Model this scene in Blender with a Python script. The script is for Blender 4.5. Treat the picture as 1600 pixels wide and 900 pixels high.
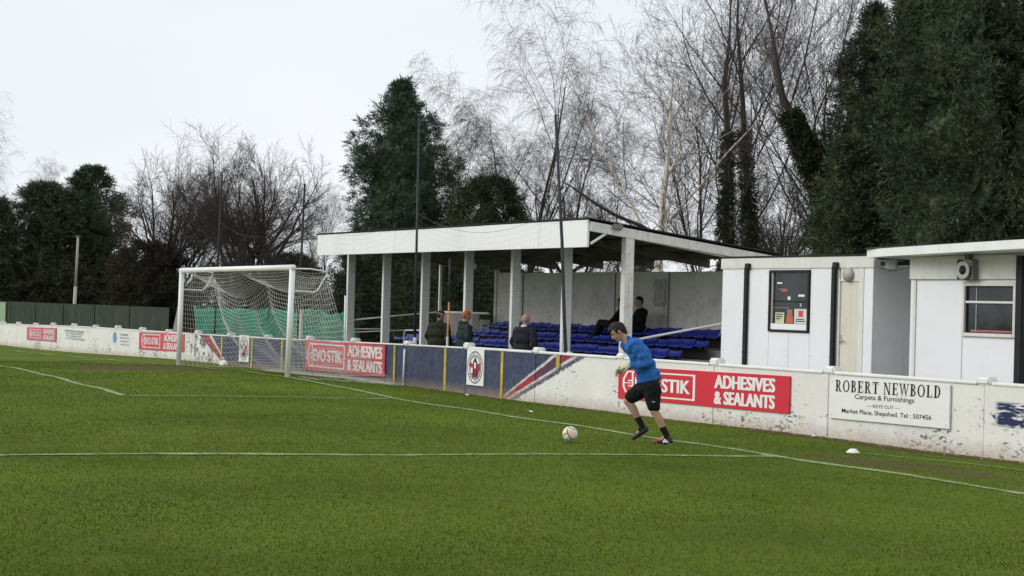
import bpy, bmesh, math, random
import numpy as np
from mathutils import Vector, Matrix, Euler
from mathutils import noise as mnoise
PI = math.pi
scene = bpy.context.scene
for o in list(bpy.data.objects): bpy.data.objects.remove(o)
COL = scene.collection

# ------------------------------------------------------------------ camera
CP = np.array([38.277, -14.6073, 1.80634])
YAW, PITCH, ROLL, FPX = 2.60994, 0.011855, 0.028197, 2602.95
def _basis():
    f = np.array([math.cos(PITCH)*math.cos(YAW), math.cos(PITCH)*math.sin(YAW), math.sin(PITCH)])
    r = np.array([math.sin(YAW), -math.cos(YAW), 0.]); u = np.cross(r, f)
    c, s = math.cos(ROLL), math.sin(ROLL)
    return c*r+s*u, -s*r+c*u, f
CR, CU, CF = _basis()
cam_d = bpy.data.cameras.new('camera'); cam = bpy.data.objects.new('camera', cam_d); COL.objects.link(cam)
cam_d.sensor_width = 36; cam_d.lens = FPX/1600*36; cam_d.clip_start = .1; cam_d.clip_end = 2000
cam.matrix_world = Matrix(((CR[0], CU[0], -CF[0], CP[0]), (CR[1], CU[1], -CF[1], CP[1]), (CR[2], CU[2], -CF[2], CP[2]), (0, 0, 0, 1)))
scene.camera = cam
# ------------------------------------------------------------------ sky and sun (overcast)
SUN_EL, SUN_AZ = math.radians(29), math.radians(-112)      # soft sun, high behind the camera's left
w = bpy.data.worlds.new('World'); scene.world = w; w.use_nodes = True
nt = w.node_tree; nt.nodes.clear()
N = nt.nodes.new; Lk = nt.links.new
wo = N('ShaderNodeOutputWorld'); bg = N('ShaderNodeBackground'); Lk(bg.outputs[0], wo.inputs[0])
sky = N('ShaderNodeTexSky'); sky.sky_type = 'NISHITA'; sky.sun_disc = False
sky.sun_elevation = SUN_EL; sky.sun_rotation = PI/2-SUN_AZ; sky.air_density = 1; sky.dust_density = 6
tc = N('ShaderNodeTexCoord'); mp = N('ShaderNodeMapping'); mp.inputs['Scale'].default_value = (1, 1, 2.5); Lk(tc.outputs['Generated'], mp.inputs[0])
nz = N('ShaderNodeTexNoise'); nz.inputs['Scale'].default_value = 1.6; nz.inputs['Detail'].default_value = 4; Lk(mp.outputs[0], nz.inputs[0])
cr = N('ShaderNodeValToRGB'); Lk(nz.outputs[0], cr.inputs[0])
cr.color_ramp.elements[0].position = .3; cr.color_ramp.elements[0].color = (7.5, 7.95, 8.45, 1)
cr.color_ramp.elements[1].position = .7; cr.color_ramp.elements[1].color = (9.1, 9.35, 9.65, 1)
mx = N('ShaderNodeMixRGB'); mx.inputs[0].default_value = .93; Lk(sky.outputs[0], mx.inputs[1]); Lk(cr.outputs[0], mx.inputs[2])
Lk(mx.outputs[0], bg.inputs[0]); bg.inputs[1].default_value = .1
sd = bpy.data.lights.new('sun', 'SUN'); sd.energy = 1.25; sd.angle = math.radians(30); sd.color = (1, .97, .93)
sun = bpy.data.objects.new('sun', sd); COL.objects.link(sun)
sdir = Vector((math.cos(SUN_EL)*math.cos(SUN_AZ), math.cos(SUN_EL)*math.sin(SUN_AZ), math.sin(SUN_EL)))
sun.rotation_euler = sdir.to_track_quat('Z', 'Y').to_euler()
vs = scene.view_settings; vs.view_transform = 'Standard'; vs.look = 'None'; vs.exposure = .17; vs.gamma = 1; vs.use_curve_mapping = False
scene.render.resolution_x = 1024; scene.render.resolution_y = 576

# ------------------------------------------------------------------ where things stand
def ray(x, y): return CF+CR*(x-800)/FPX+CU*(450-y)/FPX
def hy(x, y, Y):
    d = ray(x, y); return CP+d*(Y-CP[1])/d[1]
def at(x, depth):                       # plan position at a distance from the camera
    yh = 481+.0282*(x-800); d = ray(x, yh); q = CP+d*depth; return q[0], q[1]
def zat(x, y, depth):
    return float((CP+ray(x, y)*depth)[2])
WX = [-40, -35.8, -29.4, -23.9, -17.7, -13.07, -8.77, -4.1, 2.23, 5.5, 7.8, 11.5, 14.2, 16.5, 18.7, 20.2, 22.1]
WZ = [-.45, -.45, -.42, -.34, -.22, -.14, -.11, -.13, -.09, -.10, -.12, -.11, -.12, -.10, -.10, -.12, -.11]
GX = [-40, -22.8, -14.45, -8.48, -3.56, 1, 3.65, 4.6, 6.75, 8.9, 11, 14.8, 19.5, 25, 40]
GZ = [-.3, -.22, -.12, -.03, .06, .12, .12, .09, .05, -.035, -.055, -.07, -.10, -.13, -.16]
def sst(t): t = np.clip(t, 0, 1); return t*t*(3-2*t)
def zg(x, y):
    x = np.clip(np.asarray(x, float), -40, 45); y = np.clip(np.asarray(y, float), -40, 200)
    zw = np.interp(x, WX, WZ); zl = np.interp(x, GX, GZ)
    pl = -.0045418*x-.0168455*np.minimum(y, -5.5)-.020*np.clip(-2-x, 0, 24)
    a = np.where(y > 0, zl+(zw-zl)*np.clip(y/3.1, 0, 1), pl+(zl-pl)*sst((y+5.5)/5.5))
    return a
def G(x, y): return float(zg(x, y))
TX = [-45, -36, -29, -24, -17.7, -13, -8.8, -4, 2.2, 5.5, 7.8, 30]
TZ = [.48, .51, .60, .68, .72, .74, .77, .81, .89, .925, .94, .965]
def wtop(x): return float(np.interp(x, TX, TZ))
WY = 3.1

# ------------------------------------------------------------------ materials
MAT = {}
class NB:
    def __init__(s, name):
        s.m = bpy.data.materials.new(name); s.m.use_nodes = True; s.t = s.m.node_tree
        s.b = s.t.nodes['Principled BSDF']; s.pos = s.t.nodes.new('ShaderNodeNewGeometry').outputs['Position']
    def n(s, k, **kw):
        x = s.t.nodes.new(k)
        for a, v in kw.items(): setattr(x, a, v)
        return x
    def l(s, a, b): s.t.links.new(a, b)
    def noise(s, scale, detail=3, rough=.55, vec=None, dist=0):
        x = s.n('ShaderNodeTexNoise'); x.inputs['Scale'].default_value = scale; x.inputs['Detail'].default_value = detail
        x.inputs['Roughness'].default_value = rough; x.inputs['Distortion'].default_value = dist
        s.l(vec or s.pos, x.inputs['Vector']); return x.outputs[0]
    def scaled(s, v3):
        x = s.n('ShaderNodeMapping'); x.inputs['Scale'].default_value = v3; s.l(s.pos, x.inputs[0]); return x.outputs[0]
    def math(s, op, a, b=None, c=None, clamp=False):
        x = s.n('ShaderNodeMath', operation=op, use_clamp=clamp)
        for i, v in enumerate((a, b, c)):
            if v is None: continue
            if isinstance(v, (int, float)): x.inputs[i].default_value = v
            else: s.l(v, x.inputs[i])
        return x.outputs[0]
    def ramp(s, v, a, b):               # smooth 0..1 between a and b
        x = s.n('ShaderNodeMapRange'); x.inputs[1].default_value = a; x.inputs[2].default_value = b
        s.l(v, x.inputs[0]); return x.outputs[0]
    def mix(s, f, c1, c2, mode='MIX'):
        x = s.n('ShaderNodeMixRGB', blend_type=mode)
        for i, v in ((0, f), (1, c1), (2, c2)):
            if isinstance(v, (int, float)): x.inputs[i].default_value = v
            elif isinstance(v, tuple): x.inputs[i].default_value = (*v, 1)
            else: s.l(v, x.inputs[i])
        return x.outputs[0]
    def xyz(s):
        x = s.n('ShaderNodeSeparateXYZ'); s.l(s.pos, x.inputs[0]); return x.outputs
    def bump(s, h, strength=.3, dist=.02):
        x = s.n('ShaderNodeBump'); x.inputs['Strength'].default_value = strength; x.inputs['Distance'].default_value = dist
        s.l(h, x.inputs['Height']); s.l(x.outputs[0], s.b.inputs['Normal'])
    def fin(s, col, rough=.7, spec=.3, metal=0):
        if isinstance(col, tuple): s.b.inputs['Base Color'].default_value = (*col, 1)
        else: s.l(col, s.b.inputs['Base Color'])
        if isinstance(rough, (int, float)): s.b.inputs['Roughness'].default_value = rough
        else: s.l(rough, s.b.inputs['Roughness'])
        s.b.inputs['Specular IOR Level'].default_value = spec; s.b.inputs['Metallic'].default_value = metal
        return s.m
def mat(name, col, rough=.7, var=.12, scale=3., fine=40., bump=.0, spec=.3, metal=0, dirt=None, dirtamt=.5, streak=0):
    if name in MAT: return MAT[name]
    b = NB(name)
    a = b.noise(scale, 4); f = b.noise(fine, 3)
    m = b.math('ADD', b.math('MULTIPLY', a, .65), b.math('MULTIPLY', f, .35))
    lo = tuple(max(0, c*(1-var*2)) for c in col); hi = tuple(c*(1+var*2) for c in col)
    c = b.mix(b.ramp(m, .3, .7), lo, hi)
    if dirt:
        d = b.noise(scale*1.7+.3, 6, .7); c = b.mix(b.math('MULTIPLY', b.ramp(d, .5, .75), dirtamt), c, dirt)
    if streak:
        k = b.noise(1, 5, .65, b.scaled((7, 7, .55))); k2 = b.noise(1, 4, .7, b.scaled((38, 38, 1.1)))
        c = b.mix(b.math('MULTIPLY', b.ramp(b.math('ADD', b.math('MULTIPLY', k, .7), b.math('MULTIPLY', k2, .3)), .50, .68), streak), c, (.34, .31, .25))
    if bump: b.bump(f, bump)
    MAT[name] = b.fin(c, rough, spec, metal); return MAT[name]

M_WHITE = mat('white paint', (.82, .825, .82), .45, .02, 1.2, 15, dirt=(.42, .40, .34), dirtamt=.22, streak=.14)
M_FASC = mat('fascia white', (.87, .88, .88), .5, .015, .8, 9, dirt=(.55, .54, .5), dirtamt=.12, streak=.07)
M_OLDWHITE = mat('weathered white paint', (.76, .75, .71), .65, .05, 4, 30, dirt=(.36, .30, .22), dirtamt=.5, streak=0.45)
M_REAR = mat('cream wall paint', (.84, .82, .77), .7, .04, 1.3, 12, dirt=(.33, .31, .27), dirtamt=.5, streak=.25)
M_CONC = mat('concrete', (.24, .23, .21), .9, .15, 2.5, 40, bump=.3)
M_BLACK = mat('black paint', (.012, .012, .014), .5, .2, 6, 40)
M_DARKPOLE = mat('dark pole paint', (.03, .034, .036), .55, .3, 4, 30)
M_ORANGE = mat('rusty orange paint', (.50, .24, .09), .6, .15, 6, 30, dirt=(.6, .5, .4))
M_BLUE = mat('blue seat plastic', (.010, .026, .255), .45, .10, 3, 20, spec=.5)
M_ROOFD = mat('dark roofing felt', (.03, .029, .028), .9, .25, 3, 30, bump=.3)
M_ROOFU = mat('weathered roof sheet', (.10, .085, .072), .85, .3, 1.5, 20, dirt=(.035, .03, .026), dirtamt=.8, streak=0.5)
M_TIMBER = mat('grey timber', (.16, .145, .12), .8, .15, 4, 40, bump=.3)
M_CABIN = mat('cabin white panel', (.80, .82, .845), .4, .015, .7, 9, dirt=(.5, .5, .48), dirtamt=.15, streak=.05)
M_CABIN2 = mat('cabin grey panel', (.76, .775, .79), .5, .03, .9, 9, streak=0.2)
M_BAND = mat('cabin roof trim', (.70, .695, .66), .5, .03, 1.5, 20, dirt=(.40, .38, .32), dirtamt=.4, streak=.25)
M_CREAM = mat('cream door paint', (.66, .63, .53), .5, .03, 2, 20, dirt=(.4, .36, .27), dirtamt=.3, streak=0.25)
M_RUBBER = mat('black gasket', (.015, .015, .016), .6, .1)
M_ALU = mat('grey aluminium', (.42, .42, .41), .4, .05, 5, 30, metal=.5)
M_RED = mat('sign red', (.62, .028, .05), .45, .04, 1.5, 12)
M_REDF = mat('faded sign red', (.60, .075, .10), .55, .06, 1.5, 12)
M_SIGNW = mat('sign white', (.80, .80, .79), .45, .02, 2, 20)
M_SIGNWP = mat('sign cream white', (.76, .73, .73), .5, .03, 2, 20)
M_SIGNK = mat('sign black', (.012, .012, .014), .5, .1)
M_FAINT = mat('faded lettering', (.36, .39, .40), .7, .2, 3, 30)
M_SKYB = mat('light blue print', (.12, .36, .60), .6, .1)
M_YEL = mat('worn yellow paint', (.56, .43, .055), .7, .1, 6, 30, dirt=(.10, .095, .085), dirtamt=1.0, streak=.5)
M_NET = mat('white net cord', (.74, .72, .67), .8, .05)
M_NETB = mat('grey ball stop cord', (.10, .11, .11), .8, .05)
M_GREENNET = mat('green windbreak mesh', (.018, .17, .115), .8, .22, 1.5, 12)
M_GFENCE = mat('dark green fence sheet', (.022, .036, .021), .7, .25, 1.3, 20, dirt=(.05, .055, .04), streak=0.12)
M_GFENCEL = mat('pale green panel', (.27, .37, .24), .7, .06)
M_POST = mat('goal white', (.84, .84, .83), .35, .015, 3, 20)
M_CORE = mat('crown interior', (.010, .013, .009), 1, .3)

def foliage(name, c1, c2, c3, s1=.5, s2=6.5):
    b = NB(name)
    a = b.noise(s1, 4); f = b.noise(s2, 3)
    c = b.mix(b.ramp(a, .36, .64), c1, c2); c = b.mix(b.math('MULTIPLY', b.ramp(f, .46, .62), .9), c, c3)
    m = b.fin(c, .75, .15); MAT[name] = m; return m
F_CON = foliage('conifer needles', (.024, .044, .027), (.055, .080, .042), (.125, .145, .075))
F_CONB = foliage('blue green conifer needles', (.030, .056, .038), (.052, .084, .052), (.11, .135, .082))
F_IVY = foliage('ivy leaves', (.020, .034, .016), (.042, .060, .026), (.070, .075, .036), .9, 6)
F_BRUSH = foliage('brown undergrowth', (.030, .026, .020), (.045, .044, .028), (.065, .055, .045), .5, 4)
M_BARK = mat('grey brown bark', (.07, .06, .052), .9, .2, 3, 30)
M_BARKD = mat('dark bark', (.052, .045, .040), .9, .2, 3, 30)
def birchbark():
    b = NB('birch bark'); v = b.scaled((5, 5, 2.2)); n = b.noise(1.6, 5, .7, v)
    z = b.xyz()[2]
    c = b.mix(b.ramp(n, .50, .60), (.66, .60, .53), (.16, .115, .09))
    c = b.mix(b.math('MULTIPLY', b.ramp(z, 7.5, 12), .6), c, (.16, .11, .09)); return b.fin(c, .8, .2)
M_BIRCH = birchbark()
M_TWIG = mat('birch twigs', (.070, .057, .053), .9, .15, 3, 30)

# perimeter wall paint: white, blue centre section between two slanted red and white stripes, chips and stains
def edge(b, X, Z, x0, z0, x1, z1, nz, amp, w=.03):
    k = (x1-x0)/(z1-z0)
    s = b.math('SUBTRACT', b.math('SUBTRACT', X, x0), b.math('MULTIPLY', b.math('SUBTRACT', Z, z0), k))
    s = b.math('ADD', s, b.math('MULTIPLY', b.math('SUBTRACT', nz, .5), amp))
    return b.ramp(s, -w, w)
def wallmat():
    b = NB('perimeter wall paint'); X, Y, Z = b.xyz()
    ne = b.noise(9, 4, .7); n1 = b.noise(1.1, 5, .65); n2 = b.noise(7, 6, .75); n3 = b.noise(26, 4, .7)
    zr = b.math('ADD', Z, b.math('MULTIPLY', b.ramp(X, -5, -34), .36))
    white = b.mix(b.ramp(n1, .3, .7), (.80, .795, .76), (.71, .70, .66))
    blue = b.mix(b.ramp(n2, .35, .68), (.036, .048, .105), (.075, .088, .140))
    blue = b.mix(b.ramp(b.noise(2.2, 5, .7, None, 1.2), .50, .68), blue, (.085, .092, .115))
    scr = b.scaled((14, 14, 3)); blue = b.mix(b.math('MULTIPLY', b.ramp(b.noise(1.2, 5, .8, scr, 2.5), .56, .68), .6), blue, (.26, .27, .30))
    red = b.mix(b.ramp(n2, .46, .60), (.42, .05, .05), (.17, .05, .085))
    redb = b.mix(b.ramp(ne, .42, .62), (.13, .05, .085), (.055, .055, .10))
    wh2 = b.mix(b.ramp(n3, .52, .60), (.66, .64, .62), (.2, .19, .22))
    A = .16
    def E(*a, amp=A): return edge(b, X, Z, *a, ne, amp)
    c = white
    # far slanted stripe (from the left): thin blue, red, white, then the blue field
    c = b.mix(E(-8.66, -.05, -11.01, .82), c, b.mix(0, (.07, .07, .12), (0, 0, 0)))
    c = b.mix(E(-8.56, -.05, -10.85, .82), c, red)
    c = b.mix(E(-8.45, -.04, -10.10, .85), c, wh2)
    c = b.mix(E(-8.33, -.04, -9.80, .85), c, blue)
    # near slanted stripe
    c = b.mix(E(7.82, -.11, 9.80, .85), c, wh2)
    c = b.mix(E(7.90, -.10, 9.98, .86), c, b.mix(b.ramp(b.math('ADD', Z, b.math('MULTIPLY', n2, .5)), .55, .75), red, redb))
    c = b.mix(b.math('MULTIPLY', E(7.90, -.10, 10.2, .86), b.ramp(Z, .68, .8)), c, red)
    c = b.mix(E(8.10, -.09, 10.60, .88), c, wh2)
    c = b.mix(E(8.24, -.08, 10.80, .89), c, b.mix(b.ramp(n3, .5, .6), (.055, .06, .105), (.3, .3, .32)))
    c = b.mix(E(8.50, -.07, 11.10, .90, amp=.5), c, white)
    iswhite = b.math('MAXIMUM', b.math('SUBTRACT', 1, E(-8.66, -.05, -11.01, .82)), E(8.50, -.07, 11.10, .90))
    # chips of missing paint in clusters, denser low down
    clus = b.noise(.85, 3, .6); st = b.scaled((7, 7, 15)); chips = b.noise(1.3, 5, .7, st, .6)
    low = b.ramp(zr, .75, .05)
    th = b.math('ADD', b.math('MULTIPLY', clus, .42), b.math('MULTIPLY', low, .075))
    ch = b.ramp(b.math('ADD', chips, th), .865, .885)
    c = b.mix(b.math('MULTIPLY', ch, b.math('MULTIPLY', iswhite, .9)), c, b.mix(b.ramp(n3, .4, .6), (.022, .022, .035), (.12, .11, .11)))
    # heavy flaking left of the far stripe
    fl = b.math('MULTIPLY', b.ramp(X, -12.6, -11.4), b.ramp(X, -8.2, -9.6))
    fl = b.math('MULTIPLY', fl, b.ramp(b.math('ADD', b.noise(5, 6, .8), b.math('MULTIPLY', clus, .15)), .58, .62))
    c = b.mix(b.math('MULTIPLY', fl, iswhite), c, (.10, .10, .11))
    # remains of a painted blue badge at the right hand end
    bx = b.math('MULTIPLY', b.ramp(X, 21.60, 21.68), b.math('MULTIPLY', b.ramp(Z, .33, .37), b.ramp(Z, .70, .66)))
    st2 = b.scaled((3, 3, 22)); bx = b.math('MULTIPLY', bx, b.ramp(b.noise(1.0, 5, .7, st2, .5), .57, .52))
    bx2 = b.math('MULTIPLY', b.math('MULTIPLY', b.ramp(X, 21.0, 21.3), b.math('MULTIPLY', b.ramp(Z, .25, .35), b.ramp(Z, .62, .5))), b.ramp(b.noise(9, 6, .8), .56, .59))
    c = b.mix(b.math('MULTIPLY', b.math('MAXIMUM', bx, bx2), b.ramp(X, 22.75, 22.6)), c, (.03, .035, .10))
    # earth splashed and algae at the foot
    foot = b.ramp(b.math('ADD', zr, b.math('MULTIPLY', b.math('SUBTRACT', n2, .5), .35)), .14, -.12)
    c = b.mix(b.math('MULTIPLY', foot, .62), c, b.mix(b.ramp(n3, .4, .6), (.46, .34, .24), (.26, .19, .13)))
    yel = b.math('MULTIPLY', b.math('MULTIPLY', b.ramp(b.noise(1.9, 2), .62, .72), iswhite), b.ramp(zr, .5, .1))
    c = b.mix(b.math('MULTIPLY', yel, .35), c, (.6, .55, .25))
    b.bump(n3, .35, .01); return b.fin(c, .75, .2)
M_WALL = wallmat()

MUD = [(-1.3, -1.3, 2.8, 1.35, 104), (22.2, .9, 2.0, .55, 5), (17.4, 2.75, 1.1, .22, 0), (20.3, 2.75, 2.6, .18, 0), (11.3, 2.8, .5, .16, 0)]
def grassmat():
    b = NB('grass ground'); X, Y, Z = b.xyz()
    big = b.noise(.22, 4, .6); med = b.noise(1.3, 5, .65); fine = b.noise(38, 4, .75); vf = b.noise(150, 2, .6)
    c = b.mix(b.ramp(big, .35, .65), (.056, .094, .011), (.104, .148, .018))
    c = b.mix(b.math('MULTIPLY', b.ramp(med, .47, .70), .65), c, (.115, .125, .030))
    c = b.mix(b.math('MULTIPLY', b.ramp(b.noise(2.6, 4, .7), .55, .70), .55), c, (.070, .118, .024))
    c = b.mix(b.math('MULTIPLY', b.ramp(b.noise(5.5, 5, .75), .62, .74), .6), c, (.085, .066, .030))
    c = b.mix(b.ramp(fine, .25, .75), c, b.mix(1, c, (1.45, 1.4, 1.3), 'MULTIPLY'))
    c = b.mix(b.math('MULTIPLY', b.ramp(vf, .35, .65), .2), c, (.05, .085, .014))
    mud = None
    for (mx_, my_, rx, ry, ang) in MUD:
        ca, sa = math.cos(math.radians(ang)), math.sin(math.radians(ang))
        dx = b.math('SUBTRACT', X, mx_); dy = b.math('SUBTRACT', Y, my_)
        u = b.math('MULTIPLY', b.math('ADD', b.math('MULTIPLY', dx, ca), b.math('MULTIPLY', dy, sa)), 1/rx)
        v = b.math('MULTIPLY', b.math('SUBTRACT', b.math('MULTIPLY', dy, ca), b.math('MULTIPLY', dx, sa)), 1/ry)
        d = b.math('SQRT', b.math('ADD', b.math('MULTIPLY', u, u), b.math('MULTIPLY', v, v)))
        d = b.math('ADD', d, b.math('MULTIPLY', b.math('SUBTRACT', b.noise(3.5, 5, .75), .5), 1.9))
        k = b.ramp(d, 1.15, .75)
        if my_ < 2: k = b.math('MULTIPLY', k, .9 if my_ < 0 else .6)
        mud = k if mud is None else b.math('MAXIMUM', mud, k)
    foot = b.math('MULTIPLY', b.ramp(b.math('ADD', Y, b.math('MULTIPLY', b.math('SUBTRACT', med, .5), .7)), 2.93, 3.08), b.ramp(X, 5, 12))
    mud = b.math('MAXIMUM', mud, b.math('MULTIPLY', foot, .8))
    c = b.mix(mud, c, b.mix(b.ramp(fine, .3, .7), (.075, .052, .032), (.125, .090, .055)))
    b.bump(b.math('ADD', fine, b.math('MULTIPLY', med, 2)), .6, .03); return b.fin(c, .9, .04)
M_GRASS = grassmat()
def linemat():
    b = NB('pitch line paint'); n = b.noise(4.5, 5, .75); f = b.noise(55, 3, .7)
    k = b.math('ADD', b.math('MULTIPLY', n, .6), b.math('MULTIPLY', f, .5))
    c = b.mix(b.ramp(k, .46, .62), (.38, .44, .27), (.13, .18, .045)); return b.fin(c, .9, .1)
M_LINE = linemat()
def blademat():
    b = NB('grass blades'); n = b.noise(.25, 4, .6); m = b.noise(1.1, 5, .7); f = b.noise(5, 4, .7)
    c = b.mix(b.ramp(n, .35, .65), (.072, .120, .011), (.128, .180, .019))
    c = b.mix(b.math('MULTIPLY', b.ramp(m, .44, .62), .8), c, (.140, .152, .032))
    c = b.mix(b.math('MULTIPLY', b.ramp(f, .5, .8), .5), c, (.056, .096, .011))
    c = b.mix(b.math('MULTIPLY', b.ramp(b.noise(3.1, 5, .75), .57, .70), .55), c, (.150, .125, .045))
    c = b.mix(b.math('MULTIPLY', b.ramp(b.noise(.55, 4, .65), .50, .66), .45), c, (.060, .098, .012))
    return b.fin(c, .8, .04)
M_BLADE = blademat()

# ------------------------------------------------------------------ object helpers
def put(name, me, m=None, parent=None):
    o = bpy.data.objects.new(name, me); COL.objects.link(o)
    if m: me.materials.append(m)
    if parent: o.parent = parent
    return o
def tag(o, label=None, cat=None, group=None, kind=None):
    if label: o['label'] = label
    if cat: o['category'] = cat
    if group: o['group'] = group
    if kind: o['kind'] = kind
    return o
def thing(name, label, cat, loc=(0, 0, 0), rz=0, group=None):
    o = bpy.data.objects.new(name, None); COL.objects.link(o); o.location = loc; o.rotation_euler = (0, 0, rz); o.empty_display_size = .2
    return tag(o, label, cat, group)
def meshnp(name, V, F):
    """V (n,3), F (m,k) all the same size"""
    V = np.asarray(V, np.float32); F = np.asarray(F, np.int32)
    me = bpy.data.meshes.new(name); me.vertices.add(len(V)); me.vertices.foreach_set('co', V.ravel())
    k = F.shape[1]; me.loops.add(F.size); me.loops.foreach_set('vertex_index', F.ravel())
    me.polygons.add(len(F)); me.polygons.foreach_set('loop_start', np.arange(0, F.size, k, dtype=np.int32))
    me.update(calc_edges=True); return me
def smooth(me):
    me.polygons.foreach_set('use_smooth', np.ones(len(me.polygons), bool)); me.update()
class MB:
    def __init__(s): s.v = []; s.f = []; s.off = Vector((0, 0, 0))
    def add(s, vs_, fs_):
        n = len(s.v); s.v += [tuple(q) for q in vs_]; s.f += [tuple(i+n for i in f) for f in fs_]; return s
    def box(s, x0, x1, y0, y1, z0, z1):
        return s.add([(x0, y0, z0), (x1, y0, z0), (x1, y1, z0), (x0, y1, z0), (x0, y0, z1), (x1, y0, z1), (x1, y1, z1), (x0, y1, z1)],
                     [(0, 3, 2, 1), (4, 5, 6, 7), (0, 1, 5, 4), (1, 2, 6, 5), (2, 3, 7, 6), (3, 0, 4, 7)])
    def hexa(s, p):                    # 8 corner points, bottom ring then top ring
        return s.add(p, [(0, 3, 2, 1), (4, 5, 6, 7), (0, 1, 5, 4), (1, 2, 6, 5), (2, 3, 7, 6), (3, 0, 4, 7)])
    def tube(s, pts, r, n=8, caps=True):
        pts = [Vector(p) for p in pts]; rs = r if isinstance(r, (list, tuple)) else [r]*len(pts); rings = []
        base = len(s.v); up = None
        for i, p in enumerate(pts):
            t = (pts[min(i+1, len(pts)-1)]-pts[max(i-1, 0)]).normalized()
            a = t.cross(Vector((0, 0, 1))) if abs(t.z) < .95 else t.cross(Vector((1, 0, 0)))
            if up is not None:
                a = up-t*up.dot(t)
            a.normalize(); up = a; bb = t.cross(a)
            for k in range(n):
                q = p+(a*math.cos(2*PI*k/n)+bb*math.sin(2*PI*k/n))*rs[i]; s.v.append(tuple(q))
        for i in range(len(pts)-1):
            for k in range(n):
                s.f.append((base+i*n+k, base+i*n+(k+1) % n, base+(i+1)*n+(k+1) % n, base+(i+1)*n+k))
        if caps: s.f.append(tuple(base+k for k in range(n))[::-1]); s.f.append(tuple(base+(len(pts)-1)*n+k for k in range(n)))
        return s
    def prism(s, poly, y0, y1):        # polygon in XZ extruded along Y
        n = len(poly); s.add([(x, y0, z) for x, z in poly]+[(x, y1, z) for x, z in poly],
                             [tuple(range(n)), tuple(range(2*n-1, n-1, -1))]+[(i, i+n, (i+1) % n+n, (i+1) % n) for i in range(n)]); return s
    def build(s, name, m, parent=None, bevel=0, sm=False):
        me = bpy.data.meshes.new(name); me.from_pydata(s.v, [], s.f); me.update()
        bm = bmesh.new(); bm.from_mesh(me); bmesh.ops.recalc_face_normals(bm, faces=bm.faces)
        if bevel: bmesh.ops.bevel(bm, geom=list(bm.edges), offset=bevel, segments=2, affect='EDGES', clamp_overlap=True)
        bm.to_mesh(me); bm.free()
        if sm: smooth(me)
        return put(name, me, m, parent)
def copy_thing(o, parent=None):
    c = o.copy(); COL.objects.link(c); c.parent = parent
    for ch in list(o.children): copy_thing(ch, c)
    return c
def wiretubes(name, lines, r, m, parent=None, sides=3):
    """lines: list of (n,3) arrays -> one mesh of thin prisms"""
    V = []; F = []; off = 0
    ang = np.arange(sides)*2*PI/sides
    for L in lines:
        L = np.asarray(L, float); n = len(L)
        T = np.gradient(L, axis=0); T /= np.linalg.norm(T, axis=1)[:, None]+1e-9
        ref = np.where(np.abs(T[:, 2:3]) > .9, np.array([[1., 0, 0]]), np.array([[0, 0, 1.]]))
        A = np.cross(T, ref); A /= np.linalg.norm(A, axis=1)[:, None]+1e-9; B = np.cross(T, A)
        ring = L[:, None, :]+r*(A[:, None, :]*np.cos(ang)[None, :, None]+B[:, None, :]*np.sin(ang)[None, :, None])
        V.append(ring.reshape(-1, 3)); i = np.arange(n-1)[:, None]*sides+off; k = np.arange(sides)[None, :]; k2 = (k+1) % sides
        F.append(np.stack([i+k, i+k2, i+sides+k2, i+sides+k], -1).reshape(-1, 4)); off += n*sides
    me = meshnp(name, np.concatenate(V), np.concatenate(F)); return put(name, me, m, parent)

# ------------------------------------------------------------------ ground sheet, markings, grass
def gline(a, b, d):
    n = max(2, int(abs(b-a)/d)+1); return list(np.linspace(a, b, n, endpoint=False))
gx = gline(-600, -60, 45)+gline(-60, -12, 1.2)+gline(-12, 34, .5)+gline(34, 60, 2)+gline(60, 500, 40)+[500]
gy = gline(-400, -40, 40)+gline(-40, -16, 2)+gline(-16, 4.2, .45)+gline(4.2, 30, 3)+gline(30, 600, 40)+[600]
GXX, GYY = np.meshgrid(gx, gy); GZZ = zg(GXX, GYY)
GZZ = GZZ+.012*np.sin(GXX*1.7+GYY*.9)*np.exp(-((GYY+6)/9)**2)*(GYY < 2.5)
nx, ny = len(gx), len(gy)
idx = (np.arange(ny-1)[:, None]*nx+np.arange(nx-1)[None, :])
me = meshnp('pitch', np.stack([GXX, GYY, GZZ], -1).reshape(-1, 3), np.stack([idx, idx+1, idx+nx+1, idx+nx], -1).reshape(-1, 4)); smooth(me)
tag(put('pitch', me, M_GRASS), kind='structure')
def gz2(x, y): return zg(x, y)+.012*np.sin(np.asarray(x)*1.7+np.asarray(y)*.9)*np.exp(-((np.asarray(y)+6)/9)**2)*(np.asarray(y) < 2.5)
LINES = []
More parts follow.
